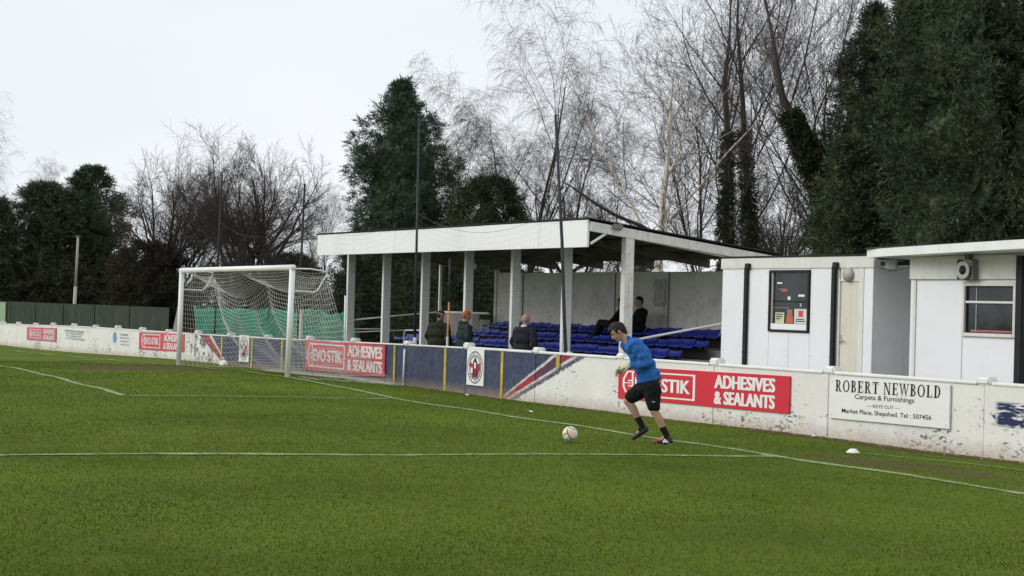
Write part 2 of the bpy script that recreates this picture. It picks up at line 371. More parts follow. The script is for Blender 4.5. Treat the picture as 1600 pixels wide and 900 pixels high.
def marking(pts, wd, name='pitch_line'):
    LINES.extend(zip(pts[:-1], pts[1:]))
    P = np.array(pts, float); seg = np.linalg.norm(np.diff(P, axis=0), axis=1); s = np.concatenate([[0], np.cumsum(seg)])
    t = np.arange(0, s[-1], .25); X = np.interp(t, s, P[:, 0]); Y = np.interp(t, s, P[:, 1])
    rs = np.random.RandomState(int(s[-1]*10)); X = X+np.convolve(rs.randn(len(t)), np.ones(7)/7, 'same')*.012; Y = Y+np.convolve(rs.randn(len(t)), np.ones(7)/7, 'same')*.012
    D = np.stack([np.gradient(X), np.gradient(Y)], 1); D /= np.linalg.norm(D, axis=1)[:, None]; Nn = np.stack([-D[:, 1], D[:, 0]], 1)
    W = wd*(.38+.26*rs.rand(len(t)))
    V = []
    for sgn in (-1, 1):
        x = X+sgn*Nn[:, 0]*W; y = Y+sgn*Nn[:, 1]*W; V.append(np.stack([x, y, gz2(x, y)+.009], 1))
    V = np.concatenate(V); n = len(t); i = np.arange(n-1)
    me = meshnp(name, V, np.stack([i, i+1, i+n+1, i+n], 1)); return tag(put(name, me, M_LINE), kind='structure')
marking([(-34, 0), (30, 0)], .15)
marking([(-9.16, 0), (-9.16, -5.2), (1.45, -5.0), (9.12, -5.45), (9.16, 0)], .14)
marking([(20.2, -16), (20.3, -6), (20.5, -2), (20.64, .1)], .15)
marking([(20.5, 1.72), (22.0, 1.95), (24.5, 2.25)], .06)
rg = np.random.RandomState(5)
def grass():
    # density falls with distance from the camera so that the blades stay resolvable
    n = 420000; dd = 8+36*rg.rand(n)**1.7; la = (rg.rand(n)*2-1)*.40
    fx, fy = CF[0], CF[1]; h = math.hypot(fx, fy); fx /= h; fy /= h
    X = CP[0]+dd*(fx+la*fy); Y = CP[1]+dd*(fy-la*fx)
    keep = (Y < 3.0) & ((Y > -6.2) | (X > 12) | (rg.rand(n) > -1))
    for (mx_, my_, rx, ry, ang) in MUD:
        ca, sa = math.cos(math.radians(ang)), math.sin(math.radians(ang)); u = ((X-mx_)*ca+(Y-my_)*sa)/rx; v = ((Y-my_)*ca-(X-mx_)*sa)/ry
        keep &= (u*u+v*v+rg.rand(n)*.5 > 1.15) | (rg.rand(n) > (.93 if mx_ < 0 else .6))
    # painted lines: most blades there carry paint, leave them thin
    for (ax, ay), (bx, by) in LINES:
        L2 = (bx-ax)**2+(by-ay)**2; t = np.clip(((X-ax)*(bx-ax)+(Y-ay)*(by-ay))/L2, 0, 1); dist = np.hypot(X-ax-t*(bx-ax), Y-ay-t*(by-ay))
        keep &= (dist > .055) | (rg.rand(n) > .45)
    X, Y, dd = X[keep], Y[keep], dd[keep]; n = len(X); Z = gz2(X, Y)
    hgt = (.008+.012*rg.rand(n))*(1+dd*.008); wd = .0026+dd*.0002; a = rg.rand(n)*2*PI; tl = rg.rand(n)*.9*hgt; ta = rg.rand(n)*2*PI
    P = np.stack([X, Y, Z-.002], 1); D = np.stack([np.cos(a), np.sin(a), 0*a], 1)*wd[:, None]
    T = P+np.stack([np.cos(ta)*tl, np.sin(ta)*tl, hgt], 1)
    V = np.stack([P-D, P+D, T], 1).reshape(-1, 3)
    tag(put('grass', meshnp('grass', V, np.arange(3*n).reshape(-1, 3)), M_BLADE), 'short worn green turf covering the football pitch', 'grass', kind='stuff')
grass()


# ------------------------------------------------------------------ perimeter wall
BX = [-38.4, -35.6, -32.95, -30.2, -27.5, -24.6, -21.8, -19.1, -16.4, -13.7, -10.96, -8.15, -5.3, -2.4, .43, 3.36, 6.27, 9.2, 12.28, 15.16, 18.12, 21.4, 24.4, 27.4]
pw = thing('perimeter_wall', 'long low concrete pitch wall, chipped white with a blue middle section, carrying the advertising boards', 'wall', (0, WY, 0))
def wpart(mb, name, m, bevel=0, parent=None, sm=False):
    o = mb.build(name, m, parent or pw, bevel, sm)
    return o
def P(mb):                               # shift mesh data into the wall's own space
    mb.v = [(x, y-WY, z) for x, y, z in mb.v]; return mb
for i in range(len(BX)-1):
    a, b_ = BX[i]+.004, BX[i+1]-.004; dy = .006*((i*7) % 3-1)
    nseg = 5; mb = MB()
    xs = np.linspace(a, b_, nseg+1)
    for j in range(nseg):
        pass
    mb.hexa([(a, WY+dy, -.8), (b_, WY+dy, -.8), (b_, WY+.16, -.8), (a, WY+.16, -.8), (a, WY+dy, wtop(a)-.055), (b_, WY+dy, wtop(b_)-.055), (b_, WY+.16, wtop(b_)-.055), (a, WY+.16, wtop(a)-.055)])
    wpart(P(mb), 'wall_panel', M_WALL, .006)
    # rail along the top, a separate length per bay with small gaps
    r0, r1 = a+.13, b_-.13; h = .05 if a > 4 else .035
    mb = MB(); zz = lambda x: wtop(x)-.052
    mb.hexa([(r0, WY-.022, zz(r0)), (r1, WY-.022, zz(r1)), (r1, WY+.10, zz(r1)), (r0, WY+.10, zz(r0)), (r0, WY-.022, zz(r0)+h), (r1, WY-.022, zz(r1)+h), (r1, WY+.10, zz(r1)+h), (r0, WY+.10, zz(r0)+h)])
    wpart(P(mb), 'top_rail', M_WHITE, .012)
for i, x in enumerate(BX):
    jx = ((i*37) % 7-3)*.006; z0 = wtop(x)-.054
    mb = MB(); mb.box(x-.12+jx, x+.12+jx, WY-.03, WY+.17, z0, z0+.115+.012*((i*5) % 3)); wpart(P(mb), 'post_cap', M_WHITE if i > 12 else M_OLDWHITE, .028)
for x in (-8.7, -6.3, -4.1, 2.78, 5.33, 7.87):
    mb = MB(); mb.box(x-.05, x+.05, WY-.019, WY-.004, G(x, WY)-.02, wtop(x)-.062); wpart(P(mb), 'painted_strip', M_YEL, .003)
mb = MB(); mb.box(10.02, 10.15, WY-.019, WY-.004, .62, .885); wpart(P(mb), 'painted_strip', M_YEL, .003)
# mortar and earth crumbs at the foot
def crumbs():
    V = []; F = []; rs = np.random.RandomState(2)
    for k in range(420):
        x = rs.uniform(9, 24) if k % 3 else rs.uniform(-12, 24); y = WY-.02-abs(rs.randn())*.10; s = rs.uniform(.008, .032); z = G(x, y); n = len(V)
        q = rs.rand(6, 3)*.6+.7
        for j, d in enumerate([(1, 0, 0), (0, 1, 0), (-1, 0, 0), (0, -1, 0), (0, 0, .8), (0, 0, -.5)]): V.append((x+d[0]*s*q[j][0], y+d[1]*s*q[j][1], z+d[2]*s*q[j][2]))
        for t in [(0, 1, 4), (1, 2, 4), (2, 3, 4), (3, 0, 4), (1, 0, 5), (2, 1, 5), (3, 2, 5), (0, 3, 5)]: F.append(tuple(n+i for i in t))
    tag(put('crumbled_mortar', meshnp('crumbled_mortar', V, F), mat('mortar crumbs', (.30, .22, .16), .9, .3, 5)), 'crumbs of mortar and earth along the foot of the pitch wall', 'rubble', kind='stuff')
crumbs()

# ------------------------------------------------------------------ lettering
def text_mesh(s, x0, x1, z0, z1, y, bold=.03, name='lettering', m=None, parent=None, depth=.0015, loc=(0, 0, 0), shear=0, gap=1.0, fat=0):
    cu = bpy.data.curves.new('t', 'FONT'); cu.body = s; cu.offset = bold; cu.extrude = .0; cu.space_character = gap; cu.resolution_u = 4
    o = bpy.data.objects.new('t', cu); COL.objects.link(o); bpy.context.view_layer.update()
    me = bpy.data.meshes.new_from_object(o.evaluated_get(bpy.context.evaluated_depsgraph_get()))
    bpy.data.objects.remove(o); bpy.data.curves.remove(cu)
    co = np.empty(len(me.vertices)*3, np.float32); me.vertices.foreach_get('co', co); co = co.reshape(-1, 3)
    mn, mxx = co.min(0), co.max(0); u = (co-mn)/(mxx-mn+1e-9)
    X = x0+u[:, 0]*(x1-x0); Z = z0+u[:, 1]*(z1-z0)+shear*(X-x0)
    out = np.stack([X-loc[0], np.full(len(X), y)-loc[1], Z-loc[2]], 1).astype(np.float32)
    me.vertices.foreach_set('co', out.ravel()); me.update(); me.materials.clear(); me.name = name
    if fat:
        bm = bmesh.new(); bm.from_mesh(me); n0 = list(bm.verts)+list(bm.edges)+list(bm.faces)
        for k, dx in enumerate((-fat, fat, -fat*.5, fat*.5)):
            g = bmesh.ops.duplicate(bm, geom=n0)['geom']
            for v in g:
                if isinstance(v, bmesh.types.BMVert): v.co.x += dx; v.co.y -= .0009*(k+1)
        bm.to_mesh(me); bm.free()
    return put(name, me, m, parent)
# slab serif stroke letters, drawn in a unit box
def serif_glyph(ch):
    S = []                               # list of polygons
    def v(x, w_=.20, z0=0, z1=1, s=True):
        S.append([(x, z0), (x+w_, z0), (x+w_, z1), (x, z1)])
        if s:
            for z in (z0, z1-.07): S.append([(x-.09, z), (x+w_+.09, z), (x+w_+.09, z+.07), (x-.09, z+.07)])
    def ringp(cx, cz, rx, rz, tx, tz, a0, a1, n=14):
        for i in range(n):
            a = math.radians(a0+(a1-a0)*i/n); c = math.radians(a0+(a1-a0)*(i+1)/n)
            S.append([(cx+(rx-tx)*math.cos(a), cz+(rz-tz)*math.sin(a)), (cx+rx*math.cos(a), cz+rz*math.sin(a)), (cx+rx*math.cos(c), cz+rz*math.sin(c)), (cx+(rx-tx)*math.cos(c), cz+(rz-tz)*math.sin(c))])
    def bar(x0, x1, z, t=.08): S.append([(x0, z), (x1, z), (x1, z+t), (x0, z+t)])
    w_ = .7
    if ch == 'R': v(.09); ringp(.30, .74, .32, .26, .16, .08, -90, 90); bar(.2, .32, .92); bar(.2, .32, .48); S.append([(.32, .5), (.48, .5), (.72, 0), (.54, 0)]); bar(.5, .80, 0, .07); w_ = .78
    elif ch == 'B': v(.09); ringp(.30, .75, .28, .25, .15, .08, -90, 90); ringp(.30, .27, .34, .27, .16, .08, -90, 90); bar(.2, .32, .92); bar(.2, .32, .46); bar(.2, .32, 0); w_ = .68
    elif ch == 'D': v(.09); ringp(.30, .5, .42, .5, .17, .08, -90, 90); bar(.2, .32, .92); bar(.2, .32, 0); w_ = .75
    elif ch == 'O': ringp(.42, .5, .42, .51, .17, .08, 0, 360, 24); w_ = .84
    elif ch == 'E': v(.09); bar(.2, .64, .92); bar(.2, .5, .47); bar(.2, .66, 0); S.append([(.58, .76), (.65, .76), (.65, 1), (.58, 1)]); S.append([(.60, 0), (.67, 0), (.67, .25), (.60, .25)]); S.append([(.46, .38), (.52, .38), (.52, .64), (.46, .64)]); w_ = .68
    elif ch == 'L': v(.09); bar(.2, .62, 0); S.append([(.57, 0), (.64, 0), (.64, .28), (.57, .28)]); w_ = .65
    elif ch == 'T': v(.29); bar(.02, .74, .92); S.append([(.02, .74), (.09, .74), (.09, 1), (.02, 1)]); S.append([(.67, .74), (.74, .74), (.74, 1), (.67, 1)]); w_ = .76
    elif ch == 'N': v(.09, .09); v(.66, .09); S.append([(.09, 1), (.27, 1), (.75, 0), (.60, 0)]); w_ = .84
    elif ch == 'W':
        for k, (a, c) in enumerate([(.04, .30), (.52, .30), (.46, .74), (.98, .74)]):
            t = .16 if k % 2 == 0 else .08
            S.append([(a, 1), (a+t, 1), (c+t*.6, 0), (c, 0)])
        bar(-.04, .28, .93, .07); bar(.42, .70, .93, .07); bar(.88, 1.12, .93, .07); w_ = 1.08
    return S, w_
def serif_text(s, x0, x1, z0, z1, y, name, m, parent, loc, shear=0):
    polys = []; X = 0
    for ch in s:
        if ch == ' ': X += .42; continue
        g, w_ = serif_glyph(ch); polys += [[(X+a, c) for a, c in p] for p in g]; X += w_+.17
    X -= .12; V = []; F = []
    for p in polys:
        n = len(V); V += [(x0+(x1-x0)*a/X-loc[0], y-.0002*(len(V) % 40)/10-loc[1], z0+(z1-z0)*c+shear*(x1-x0)*a/X-loc[2]) for a, c in p]; F.append(tuple(range(n, n+len(p))))
    me = bpy.data.meshes.new(name); me.from_pydata(V, [], F); return put(name, me, m, parent)

def board(name, label, cat, x0, x1, zb0, zt0, zb1, zt1, m, t=.012, group=None):
    """flat board fixed to the wall; z of bottom/top at both ends"""
    y = WY-.022; loc = (x0, y, zb0)
    r = thing(name, label, cat, loc, group=group)
    mb = MB(); mb.hexa([(x0, y-t, zb0), (x1, y-t, zb1), (x1, y+.012, zb1), (x0, y+.012, zb0), (x0, y-t, zt0), (x1, y-t, zt1), (x1, y+.012, zt1), (x0, y+.012, zt0)])
    mb.v = [(a-loc[0], b_-loc[1], c-loc[2]) for a, b_, c in mb.v]; mb.build('board', m, r, .002); return r, loc, y-t
def advert(label, x0, x1, zb0, zt0, zb1, zt1, m, mw, split, logo):
    r, loc, yf = board('advertising_board', label, 'advertising board', x0, x1, zb0, zt0, zb1, zt1, m, group='red adhesive adverts on the pitch wall')
    W = x1-x0; H = zt0-zb0; sh = (zb1-zb0)/W
    def U(u, v_): return (x0+u*W, zb0+v_*H+sh*u*W)
    # outline frame with the pointed tube end on its left
    l0, l1, lb, lt = logo
    mb = MB(); t = .045; tw = .013
    outer = [(l0+.028, lb), (l1, lb), (l1, lt), (l0+.028, lt), (l0, (lb+lt)/2+.12), (l0, (lb+lt)/2-.12)]
    inner = [(l0+.036, lb+t), (l1-tw, lb+t), (l1-tw, lt-t), (l0+.036, lt-t), (l0+tw, (lb+lt)/2+.10), (l0+tw, (lb+lt)/2-.10)]
    V = [U(*q) for q in outer]+[U(*q) for q in inner]; n = len(mb.v)
    mb.add([(a-loc[0], yf-.0018-loc[1], c-loc[2]) for a, c in V], [(i, (i+1) % 6, (i+1) % 6+6, i+6) for i in range(6)])
    for (ua, ub, va, vb) in ((l0+.036, l0+.062, .56, .60), (l0+.036, l0+.062, .40, .44), (l0+.012, l0+.052, .49, .52)):
        q = [U(ua, va), U(ub, va), U(ub, vb), U(ua, vb)]; mb.add([(a-loc[0], yf-.0024-loc[1], c-loc[2]) for a, c in q], [(0, 1, 2, 3)])
    # bar closing the tube end
    q = [U(l0+.060, lb+t), U(l0+.072, lb+t), U(l0+.072, lt-t), U(l0+.060, lt-t)]
    mb.add([(a-loc[0], yf-.0026-loc[1], c-loc[2]) for a, c in q], [(0, 1, 2, 3)])
    mb.build('logo_outline', mw, r)
    a = U(l0+.085, .30)
    e0, e1 = a[0], x0+(l1-.03)*W; We = e1-e0; f_ = H*.017
    text_mesh('EVO', e0, e0+.425*We, a[1], a[1]+.40*H, yf-.003, .012, 'lettering', mw, r, loc=loc, shear=sh, gap=1.0, fat=f_*1.35)
    text_mesh('STIK', e0+.495*We, e1, a[1]+sh*.5*We, a[1]+sh*.5*We+.40*H, yf-.003, .012, 'lettering', mw, r, loc=loc, shear=sh, gap=1.0, fat=f_*1.35)
    mb = MB(); mb.add([(e0+.461*We+.016*We*math.cos(2*PI*i/10)-loc[0], yf-.003-loc[1], a[1]+.2*H+.016*We*math.sin(2*PI*i/10)-loc[2]) for i in range(10)], [tuple(range(10))]); mb.build('lettering', mw, r)
    for s, v0, v1 in (('ADHESIVES', .54, .92), ('& SEALANTS', .09, .46)):
        a = U(split[0], v0); text_mesh(s, a[0], x0+split[1]*W, a[1], a[1]+(v1-v0)*H, yf-.003, .012, 'lettering', mw, r, loc=loc, shear=sh, gap=1.0, fat=H*.030)
    return r
advert('brightest red adhesives and sealants board, on the white wall behind the running player', 12.27, 17.22, .16, .765, .21, .82, M_RED, M_SIGNW, (.60, .925), (.03, .485, .12, .88))
advert('red adhesives and sealants board on the blue wall beside the near goalpost', -2.45, 2.30, .04, .81, .06, .815, M_REDF, M_SIGNWP, (.56, .97), (.03, .52, .10, .90))
advert('red adhesives and sealants board on the white wall partly behind the far goalpost', -16.45, -11.97, .07, .635, .13, .685, M_REDF, M_SIGNWP, (.57, .96), (.06, .49, .10, .90))
advert('smallest and palest red adhesives and sealants board, far left of the wall', -31.2, -26.75, -.06, .445, -.02, .51, mat('very faded sign red', (.55, .12, .16), .6, .06), M_SIGNWP, (.58, .95), (.08, .50, .14, .86))
# carpet shop board
r, loc, yf = board('shop_board', 'white board with black serif lettering for a carpets and furnishings shop', 'advertising board', 18.19, 20.77, .215, .835, .235, .875, M_SIGNW, .016)
sh = (.235-.215)/2.58
serif_text('ROBERT NEWBOLD', 18.33, 20.60, .640, .822, yf-.002, 'lettering', M_SIGNK, r, loc, .012)
text_mesh('Carpets & Furnishings', 18.78, 20.06, .525, .625, yf-.002, .012, 'lettering', M_SIGNK, r, loc=loc, shear=.012)
text_mesh('\u2014 KEYS CUT \u2014', 19.05, 19.76, .435, .485, yf-.002, .006, 'lettering', M_SIGNK, r, loc=loc, shear=.012)
text_mesh('Market Place, Shepshed. Tel : 507456', 18.49, 20.42, .295, .385, yf-.002, .014, 'lettering', M_SIGNK, r, loc=loc, shear=.012)
for x, z in ((18.25, .27), (18.25, .79), (20.71, .29), (20.71, .82)):
    mb = MB(); mb.tube([(x-loc[0], yf-.005-loc[1], z-loc[2]), (x-loc[0], yf-loc[1], z-loc[2])], .008, 8); mb.build('screw', M_ALU, r)
# club crests
def crest(label, x0, x1, z0, z1):
    r, loc, yf = board('crest_board', label, 'sign', x0, x1, z0, z1, z0, z1, M_SIGNW, group='club crest boards on the blue wall')
    cx, cz, W, H = (x0+x1)/2, (z0+z1)/2, x1-x0, z1-z0
    def ell(name, rx, rz, m, k, rin=None, n=36):
        mb = MB(); y = yf-.0012*k
        if rin is None: mb.add([(cx+rx*math.cos(2*PI*i/n)-loc[0], y-loc[1], cz+rz*math.sin(2*PI*i/n)-loc[2]) for i in range(n)], [tuple(range(n))])
        else:
            for i in range(n):
                a, c = 2*PI*i/n, 2*PI*(i+1)/n
                mb.add([(cx+rx*s*math.cos(q)-loc[0], y-loc[1], cz+rz*s*math.sin(q)-loc[2]) for s, q in ((rin, a), (1, a), (1, c), (rin, c))], [(0, 1, 2, 3)])
        mb.build(name, m, r)
    ell('crest_ring', W*.455, H*.45, M_SIGNK, 1, .93); ell('crest_ring', W*.345, H*.335, M_SIGNK, 1, .91)
    # ring of small letters
    s = 'SHEPSHED DYNAMO  FOOTBALL CLUB '; mb = MB(); rs = random.Random(3)
    for i, ch in enumerate(s):
        if ch == ' ': continue
        a = math.radians(170-340*i/len(s)); ca, sa = math.cos(a), math.sin(a); rx, rz = W*.38, H*.372
        px, pz = cx+rx*ca, cz+rz*sa; w_, h = W*.017, H*.016
        mb.add([(px+(-sa*u*w_+ca*v_*h*1.2)-loc[0], yf-.0016-loc[1], pz+(ca*u*w_+sa*v_*h*1.2)-loc[2]) for u, v_ in ((-1, -1), (1, -1), (1, 1), (-1, 1))], [(0, 1, 2, 3)])
    mb.build('crest_lettering', M_SIGNK, r)
    red = mat('crest red', (.40, .03, .05), .5, .05)
    def poly(name, pts, m, k):
        mb = MB(); mb.add([(cx+a*W*.5-loc[0], yf-.0012*k-loc[1], cz+b_*H*.5-loc[2]) for a, b_ in pts], [tuple(range(len(pts)))]); mb.build(name, m, r)
    poly('crest_emblem', [(-.62, .08), (-.46, -.38), (-.05, -.56), (.36, -.46), (.62, -.08), (.56, .28), (.24, .18), (0, .30), (-.27, .18), (-.56, .30)], red, 2)
    poly('crest_figure', [(-.18, .0), (-.25, .30), (-.10, .42), (-.10, .54), (.10, .54), (.12, .42), (.26, .28), (.20, -.02), (.30, -.50), (.12, -.62), (.02, -.30), (-.12, -.62), (-.30, -.50)], M_SIGNK, 3)
    poly('crest_shirt', [(-.10, .02), (-.12, .24), (.0, .32), (.12, .24), (.10, -.02), (0, -.10)], M_SIGNW, 4)
    poly('crest_shield', [(-.48, -.02), (-.48, -.28), (-.34, -.36), (-.26, -.26), (-.26, -.02)], M_SIGNW, 4)
    poly('crest_legs', [(-.03, -.08), (.09, -.14), (.20, -.40), (.14, -.44), (.0, -.20), (-.12, -.42), (-.18, -.38)], red, 5)
    return r
crest('white club crest board on the blue wall in front of the stand', 6.37, 7.12, .10, .88)
crest('white club crest board seen through the goal net', -7.24, -6.48, .035, .80)
# faded painted notices on the far white wall
def faded(label, x0, x1, z0, z1, rows, seed):
    r = thing('painted_notice', label, 'sign', (x0, WY-.008, z0)); rs = random.Random(seed); mb = MB()
    for k in range(rows):
        z = z1-(k+.5)*(z1-z0)/rows; x = x0+rs.uniform(0, .3); xe = x1-rs.uniform(0, .5)
        while x < xe:
            w_ = rs.uniform(.06, .2); h = .05 if k else .075
            mb.box(x-x0, x+w_-x0, -.002, 0, z-h/2-z0, z+h/2-z0); x += w_+rs.uniform(.04, .09)
    tag(mb.build('lettering', M_FAINT, r), kind='stuff'); return r
faded('faded grey lettering on the far white wall beside the palest red board', -25.7, -22.9, .12, .50, 4, 3)
r = faded('faded sponsor lettering beside a light blue oval on the far white wall', -18.7, -17.3, .10, .55, 4, 8)
mb = MB(); mb.add([(-.55+.22*math.cos(2*PI*i/20), -.003, .27+.2*math.sin(2*PI*i/20)) for i in range(20)], [tuple(range(20))]); mb.build('oval_emblem', M_SKYB, r)

# ------------------------------------------------------------------ goal
GT = 2.60
goal = thing('football_goal', 'white football goal with a sagging cord net', 'goal', (0, 0, 0))
for x, z0, dx in ((-3.62, .03, .05), (3.66, .08, .10)):
    MB().tube([(x, 0, z0), (x+dx, 0, GT-.06)], .066, 14).build('goal_post', M_POST, goal, sm=True)
MB().tube([(-3.63, 0, GT-.065), (3.83, 0, GT-.035)], .066, 14).build('crossbar', M_POST, goal, sm=True)
def zb(x): return 2.5+.012*(x+3.6)
for x in (-3.57, 3.74):
    MB().tube([(x, .03, GT-.06), (x, .45, GT-.05), (x, .86, GT-.10), (x, .82, GT-.2), (x, .63, 2.07), (x, .55, 2.03), (x, .05, 2.05)], .017, 8).build('net_bracket', M_POST, goal, sm=True)
def sag(x):                                # drop of the rear top edge between its supports
    s = [(-3.57, 0), (.35, .16), (3.74, 0)]
    for (a, da), (b_, db) in zip(s[:-1], s[1:]):
        if a <= x <= b_:
            t = (x-a)/(b_-a); return da+(db-da)*t+.55*(4*t*(1-t))**.75*(.7 if a > 0 else 1)
    return 0
def netpt(x, t):
    """t 0..1 from the crossbar back and down to the ground"""
    s = sag(x); g = G(x, 2.5)+.02; top = Vector((x, .0, GT-.08)); L1 = .30
    tx = abs(x-.08)/3.65; depth = .86-.12*(1-tx)
    back = Vector((x, depth, GT-.10-s)); foot = Vector((x*1.01, 2.55+.12*math.sin(x*2.1), g))
    if t < L1:
        u = t/L1; p = top.lerp(back, u); p.z -= .06*math.sin(PI*u)*(1+s)
    else:
        u = (t-L1)/(1-L1); p = back.lerp(foot, u); k = math.sin(PI*u); p.y -= .52*k*(.75+.25*math.sin(x*1.7)); p.z -= .10*k
        p.y += .05*math.sin(x*5.3+u*3)*k; p.z -= .05*math.sin(x*3.1+u*7)*k
    return p
lines = []; nxn = 60; ntn = 34
xs = np.linspace(-3.57, 3.74, nxn); ts = np.linspace(0, 1, ntn)
# cords bunch towards the far bracket where the net is gathered
def warp(x, t):
    k = math.exp(-((x+3.0)/1.0)**2)*math.sin(PI*min(1, t*1.3))*.42
    k2 = math.exp(-((x-.6)/.7)**2)*math.sin(PI*min(1, t*1.6))*.10
    return x-k*(x+3.0)*.6-k2*(x-.6)
PT = [[netpt(warp(x, t), t) for t in ts] for x in xs]
for row in PT: lines.append(np.array([tuple(q) for q in row]))
for j in range(ntn): lines.append(np.array([tuple(PT[i][j]) for i in range(nxn)]))
for x in (-3.57, 3.74):                    # side nets: horizontal and vertical cords between the post and the rear edge
    edgep = [netpt(x, t) for t in np.linspace(0, 1, 60)]
    def backy(z):
        for a, b_ in zip(edgep[:-1], edgep[1:]):
            if a.z >= z >= b_.z: return a.y+(b_.y-a.y)*(a.z-z)/max(1e-6, a.z-b_.z)
        return .86 if z > 1.5 else 2.55
    zs = np.arange(GT-.2, G(x, 1)+.05, -.122)
    for z in zs:
        yb = backy(z); lines.append(np.array([(x+.02*math.sin(z*9+u*5), u*yb, z-.05*math.sin(PI*u)) for u in np.linspace(0, 1, 10)]))
    for u in np.linspace(.0, 1, 19)[1:]:
        pp = [(x+.02*math.sin(z*9+u*5), u*backy(z), z-.05*math.sin(PI*u)) for z in zs]; lines.append(np.array(pp))
wiretubes('net', lines, .0038, M_NET, goal)
# loose net gathered along the ground and on the near side
lines = []; rs = np.random.RandomState(4)
for x0_ in np.linspace(-3.6, 3.6, 44):
    lines.append(np.array([(x0_+rs.randn()*.03+u*.2, 2.3+u*.45+rs.randn()*.02, G(x0_, 2.5)+.02+.05*abs(math.sin(u*6+x0_))) for u in np.linspace(0, 1, 5)]))
for k in range(4):
    xx = np.linspace(-3.7, 3.9, 90); lines.append(np.stack([xx, 2.35+.06*k+.04*np.sin(xx*4+k), np.array([G(a, 2.5) for a in xx])+.02+.03*np.abs(np.sin(xx*5+k*1.7))], 1))
for y0 in np.linspace(.2, 2.6, 22): lines.append(np.array([(3.74+u*.45+rs.randn()*.01, y0+rs.randn()*.03, G(4, y0)+.015+.05*(1-u)*abs(math.sin(y0*5))) for u in np.linspace(0, 1, 4)]))
wiretubes('ground_net', lines, .0032, M_NET, goal)
def bag(name, label, x, y, s, m):
    bm = bmesh.new(); bmesh.ops.create_icosphere(bm, subdivisions=3, radius=1)
    for v in bm.verts:
        n_ = 1+.35*mnoise.noise(v.co*1.7+Vector((x, 0, 0)))+.15*mnoise.noise(v.co*5); v.co = Vector((v.co.x*s*n_, v.co.y*s*.6*n_, max(v.co.z, -.3)*s*.62*n_))
    me = bpy.data.meshes.new(name); bm.to_mesh(me); bm.free(); smooth(me); o = put(name, me, m); o.location = (x, y, G(x, y)+s*.15); tag(o, label, 'weight'); return o
bag('net_weight', 'lumpy pale sandbag holding the far back corner of the goal net', -7.5, 2.72, .20, M_OLDWHITE)

# ------------------------------------------------------------------ ball stop poles and netting behind the wall
def pole(name, label, pts, rr, m, foot=None, group=None, cat='pole'):
    b0 = pts[0]; r = thing(name, label, cat, b0, group=group)
    MB().tube([tuple(np.array(q)-np.array(b0)) for q in pts], rr, 10).build('shaft', m, r, sm=True)
    if foot: MB().tube([(0, 0, foot[0]), (0, 0, foot[1])], rr[0]*1.35 if isinstance(rr, list) else rr*1.35, 10).build('painted_foot', foot[2], r)
    return r
gp = 'tall dark poles for the ball stop net'
pole('net_pole', 'tall upright dark pole crossing the left half of the white stand fascia', [(3.02, 3.5, -.1), (2.9, 3.5, 6.26)], [.034, .026], M_DARKPOLE, (.85, 1.14, M_WHITE), gp)
pole('net_pole', 'tall dark pole leaning to the left at the right end of the stand fascia', [(9.86, 3.5, -.1), (9.62, 3.5, 1.6), (9.45, 3.5, 3.2), (9.06, 3.5, 5.82)], [.04, .038, .034, .028], M_DARKPOLE, (.9, 1.05, M_WHITE), gp)
pole('net_pole', 'dark pole standing behind the middle of the goal in front of the bare trees', [(-10.5, 3.5, -.1), (-10.2, 3.5, 5.66)], [.036, .028], M_BLACK, None, gp)
pole('net_pole', 'dark pole just right of the near goalpost in front of the bare trees', [(-4.05, 3.5, -.1), (-3.84, 3.5, 5.03)], [.036, .028], M_BLACK, None, gp)
t = pole('marker_pole', 'thin pole with rusty orange lower half standing before the man in the flat cap', [(4.48, 3.6, 1.9), (4.46, 3.6, 2.9)], .020, M_DARKPOLE)
MB().tube([(.0, 0, 0), (-.03, 0, -.93), (-.05, 0, -2.0)], .020, 10).build('orange_shaft', M_ORANGE, t, sm=True)
MB().tube([(-.03, 0, -1.12), (-.03, 0, -.80)], .027, 10).build('white_foot', M_WHITE, t)
t = pole('short_white_pole', 'thin white pole with dark top behind the wall left of the stand', [(-.93, 3.5, -.1), (-.98, 3.5, 2.0)], .026, M_WHITE)
MB().tube([(-.05, 0, 2.1), (-.055, 0, 2.27)], .028, 10).build('dark_top', M_BLACK, t)
t = thing('white_stick', 'thin white stick leaning upright against the blue pitch wall', 'stick', (3.36, WY-.06, G(3.36, WY-.06)))
MB().tube([(0, 0, 0), (0, .02, .86)], .024, 8).build('shaft', M_WHITE, t, sm=True); MB().tube([(0, -.001, .0), (0, 0, .05)], .028, 8).build('end_cap', M_OLDWHITE, t)
# ball stop netting, thin cords
lines = []; xs = np.arange(-10.2, 9.4, .15)
def ntop(x):
    for a, b_, h in ((-10.3, -3.8, 4.2), (-3.8, 2.95, 4.1), (2.95, 9.6, 4.0)):
        if a <= x <= b_: t_ = (x-a)/(b_-a); return h-.55*4*t_*(1-t_)
    return 4
for x in xs: lines.append(np.array([(x+.03*math.sin(z*2+x), 3.5+.05*math.sin(x*2+z), z) for z in np.linspace(.9, ntop(x), 9)]))
for k in np.linspace(0, 1, 22): lines.append(np.array([(x, 3.5+.05*math.sin(x*2+.9+k*3), .9+(ntop(x)-.9)*k) for x in np.arange(-10.2, 9.4, .45)]))
t = thing('ball_stop_net', 'fine grey ball stop netting hung in front of the stand', 'net', (0, 0, 0)); wiretubes('mesh', lines, .0009, M_NETB, t)
wiretubes('top_rope', [np.array([(x, 3.5, ntop(x)) for x in np.arange(-10.2, 9.4, .3)])], .0032, M_NETB, t)

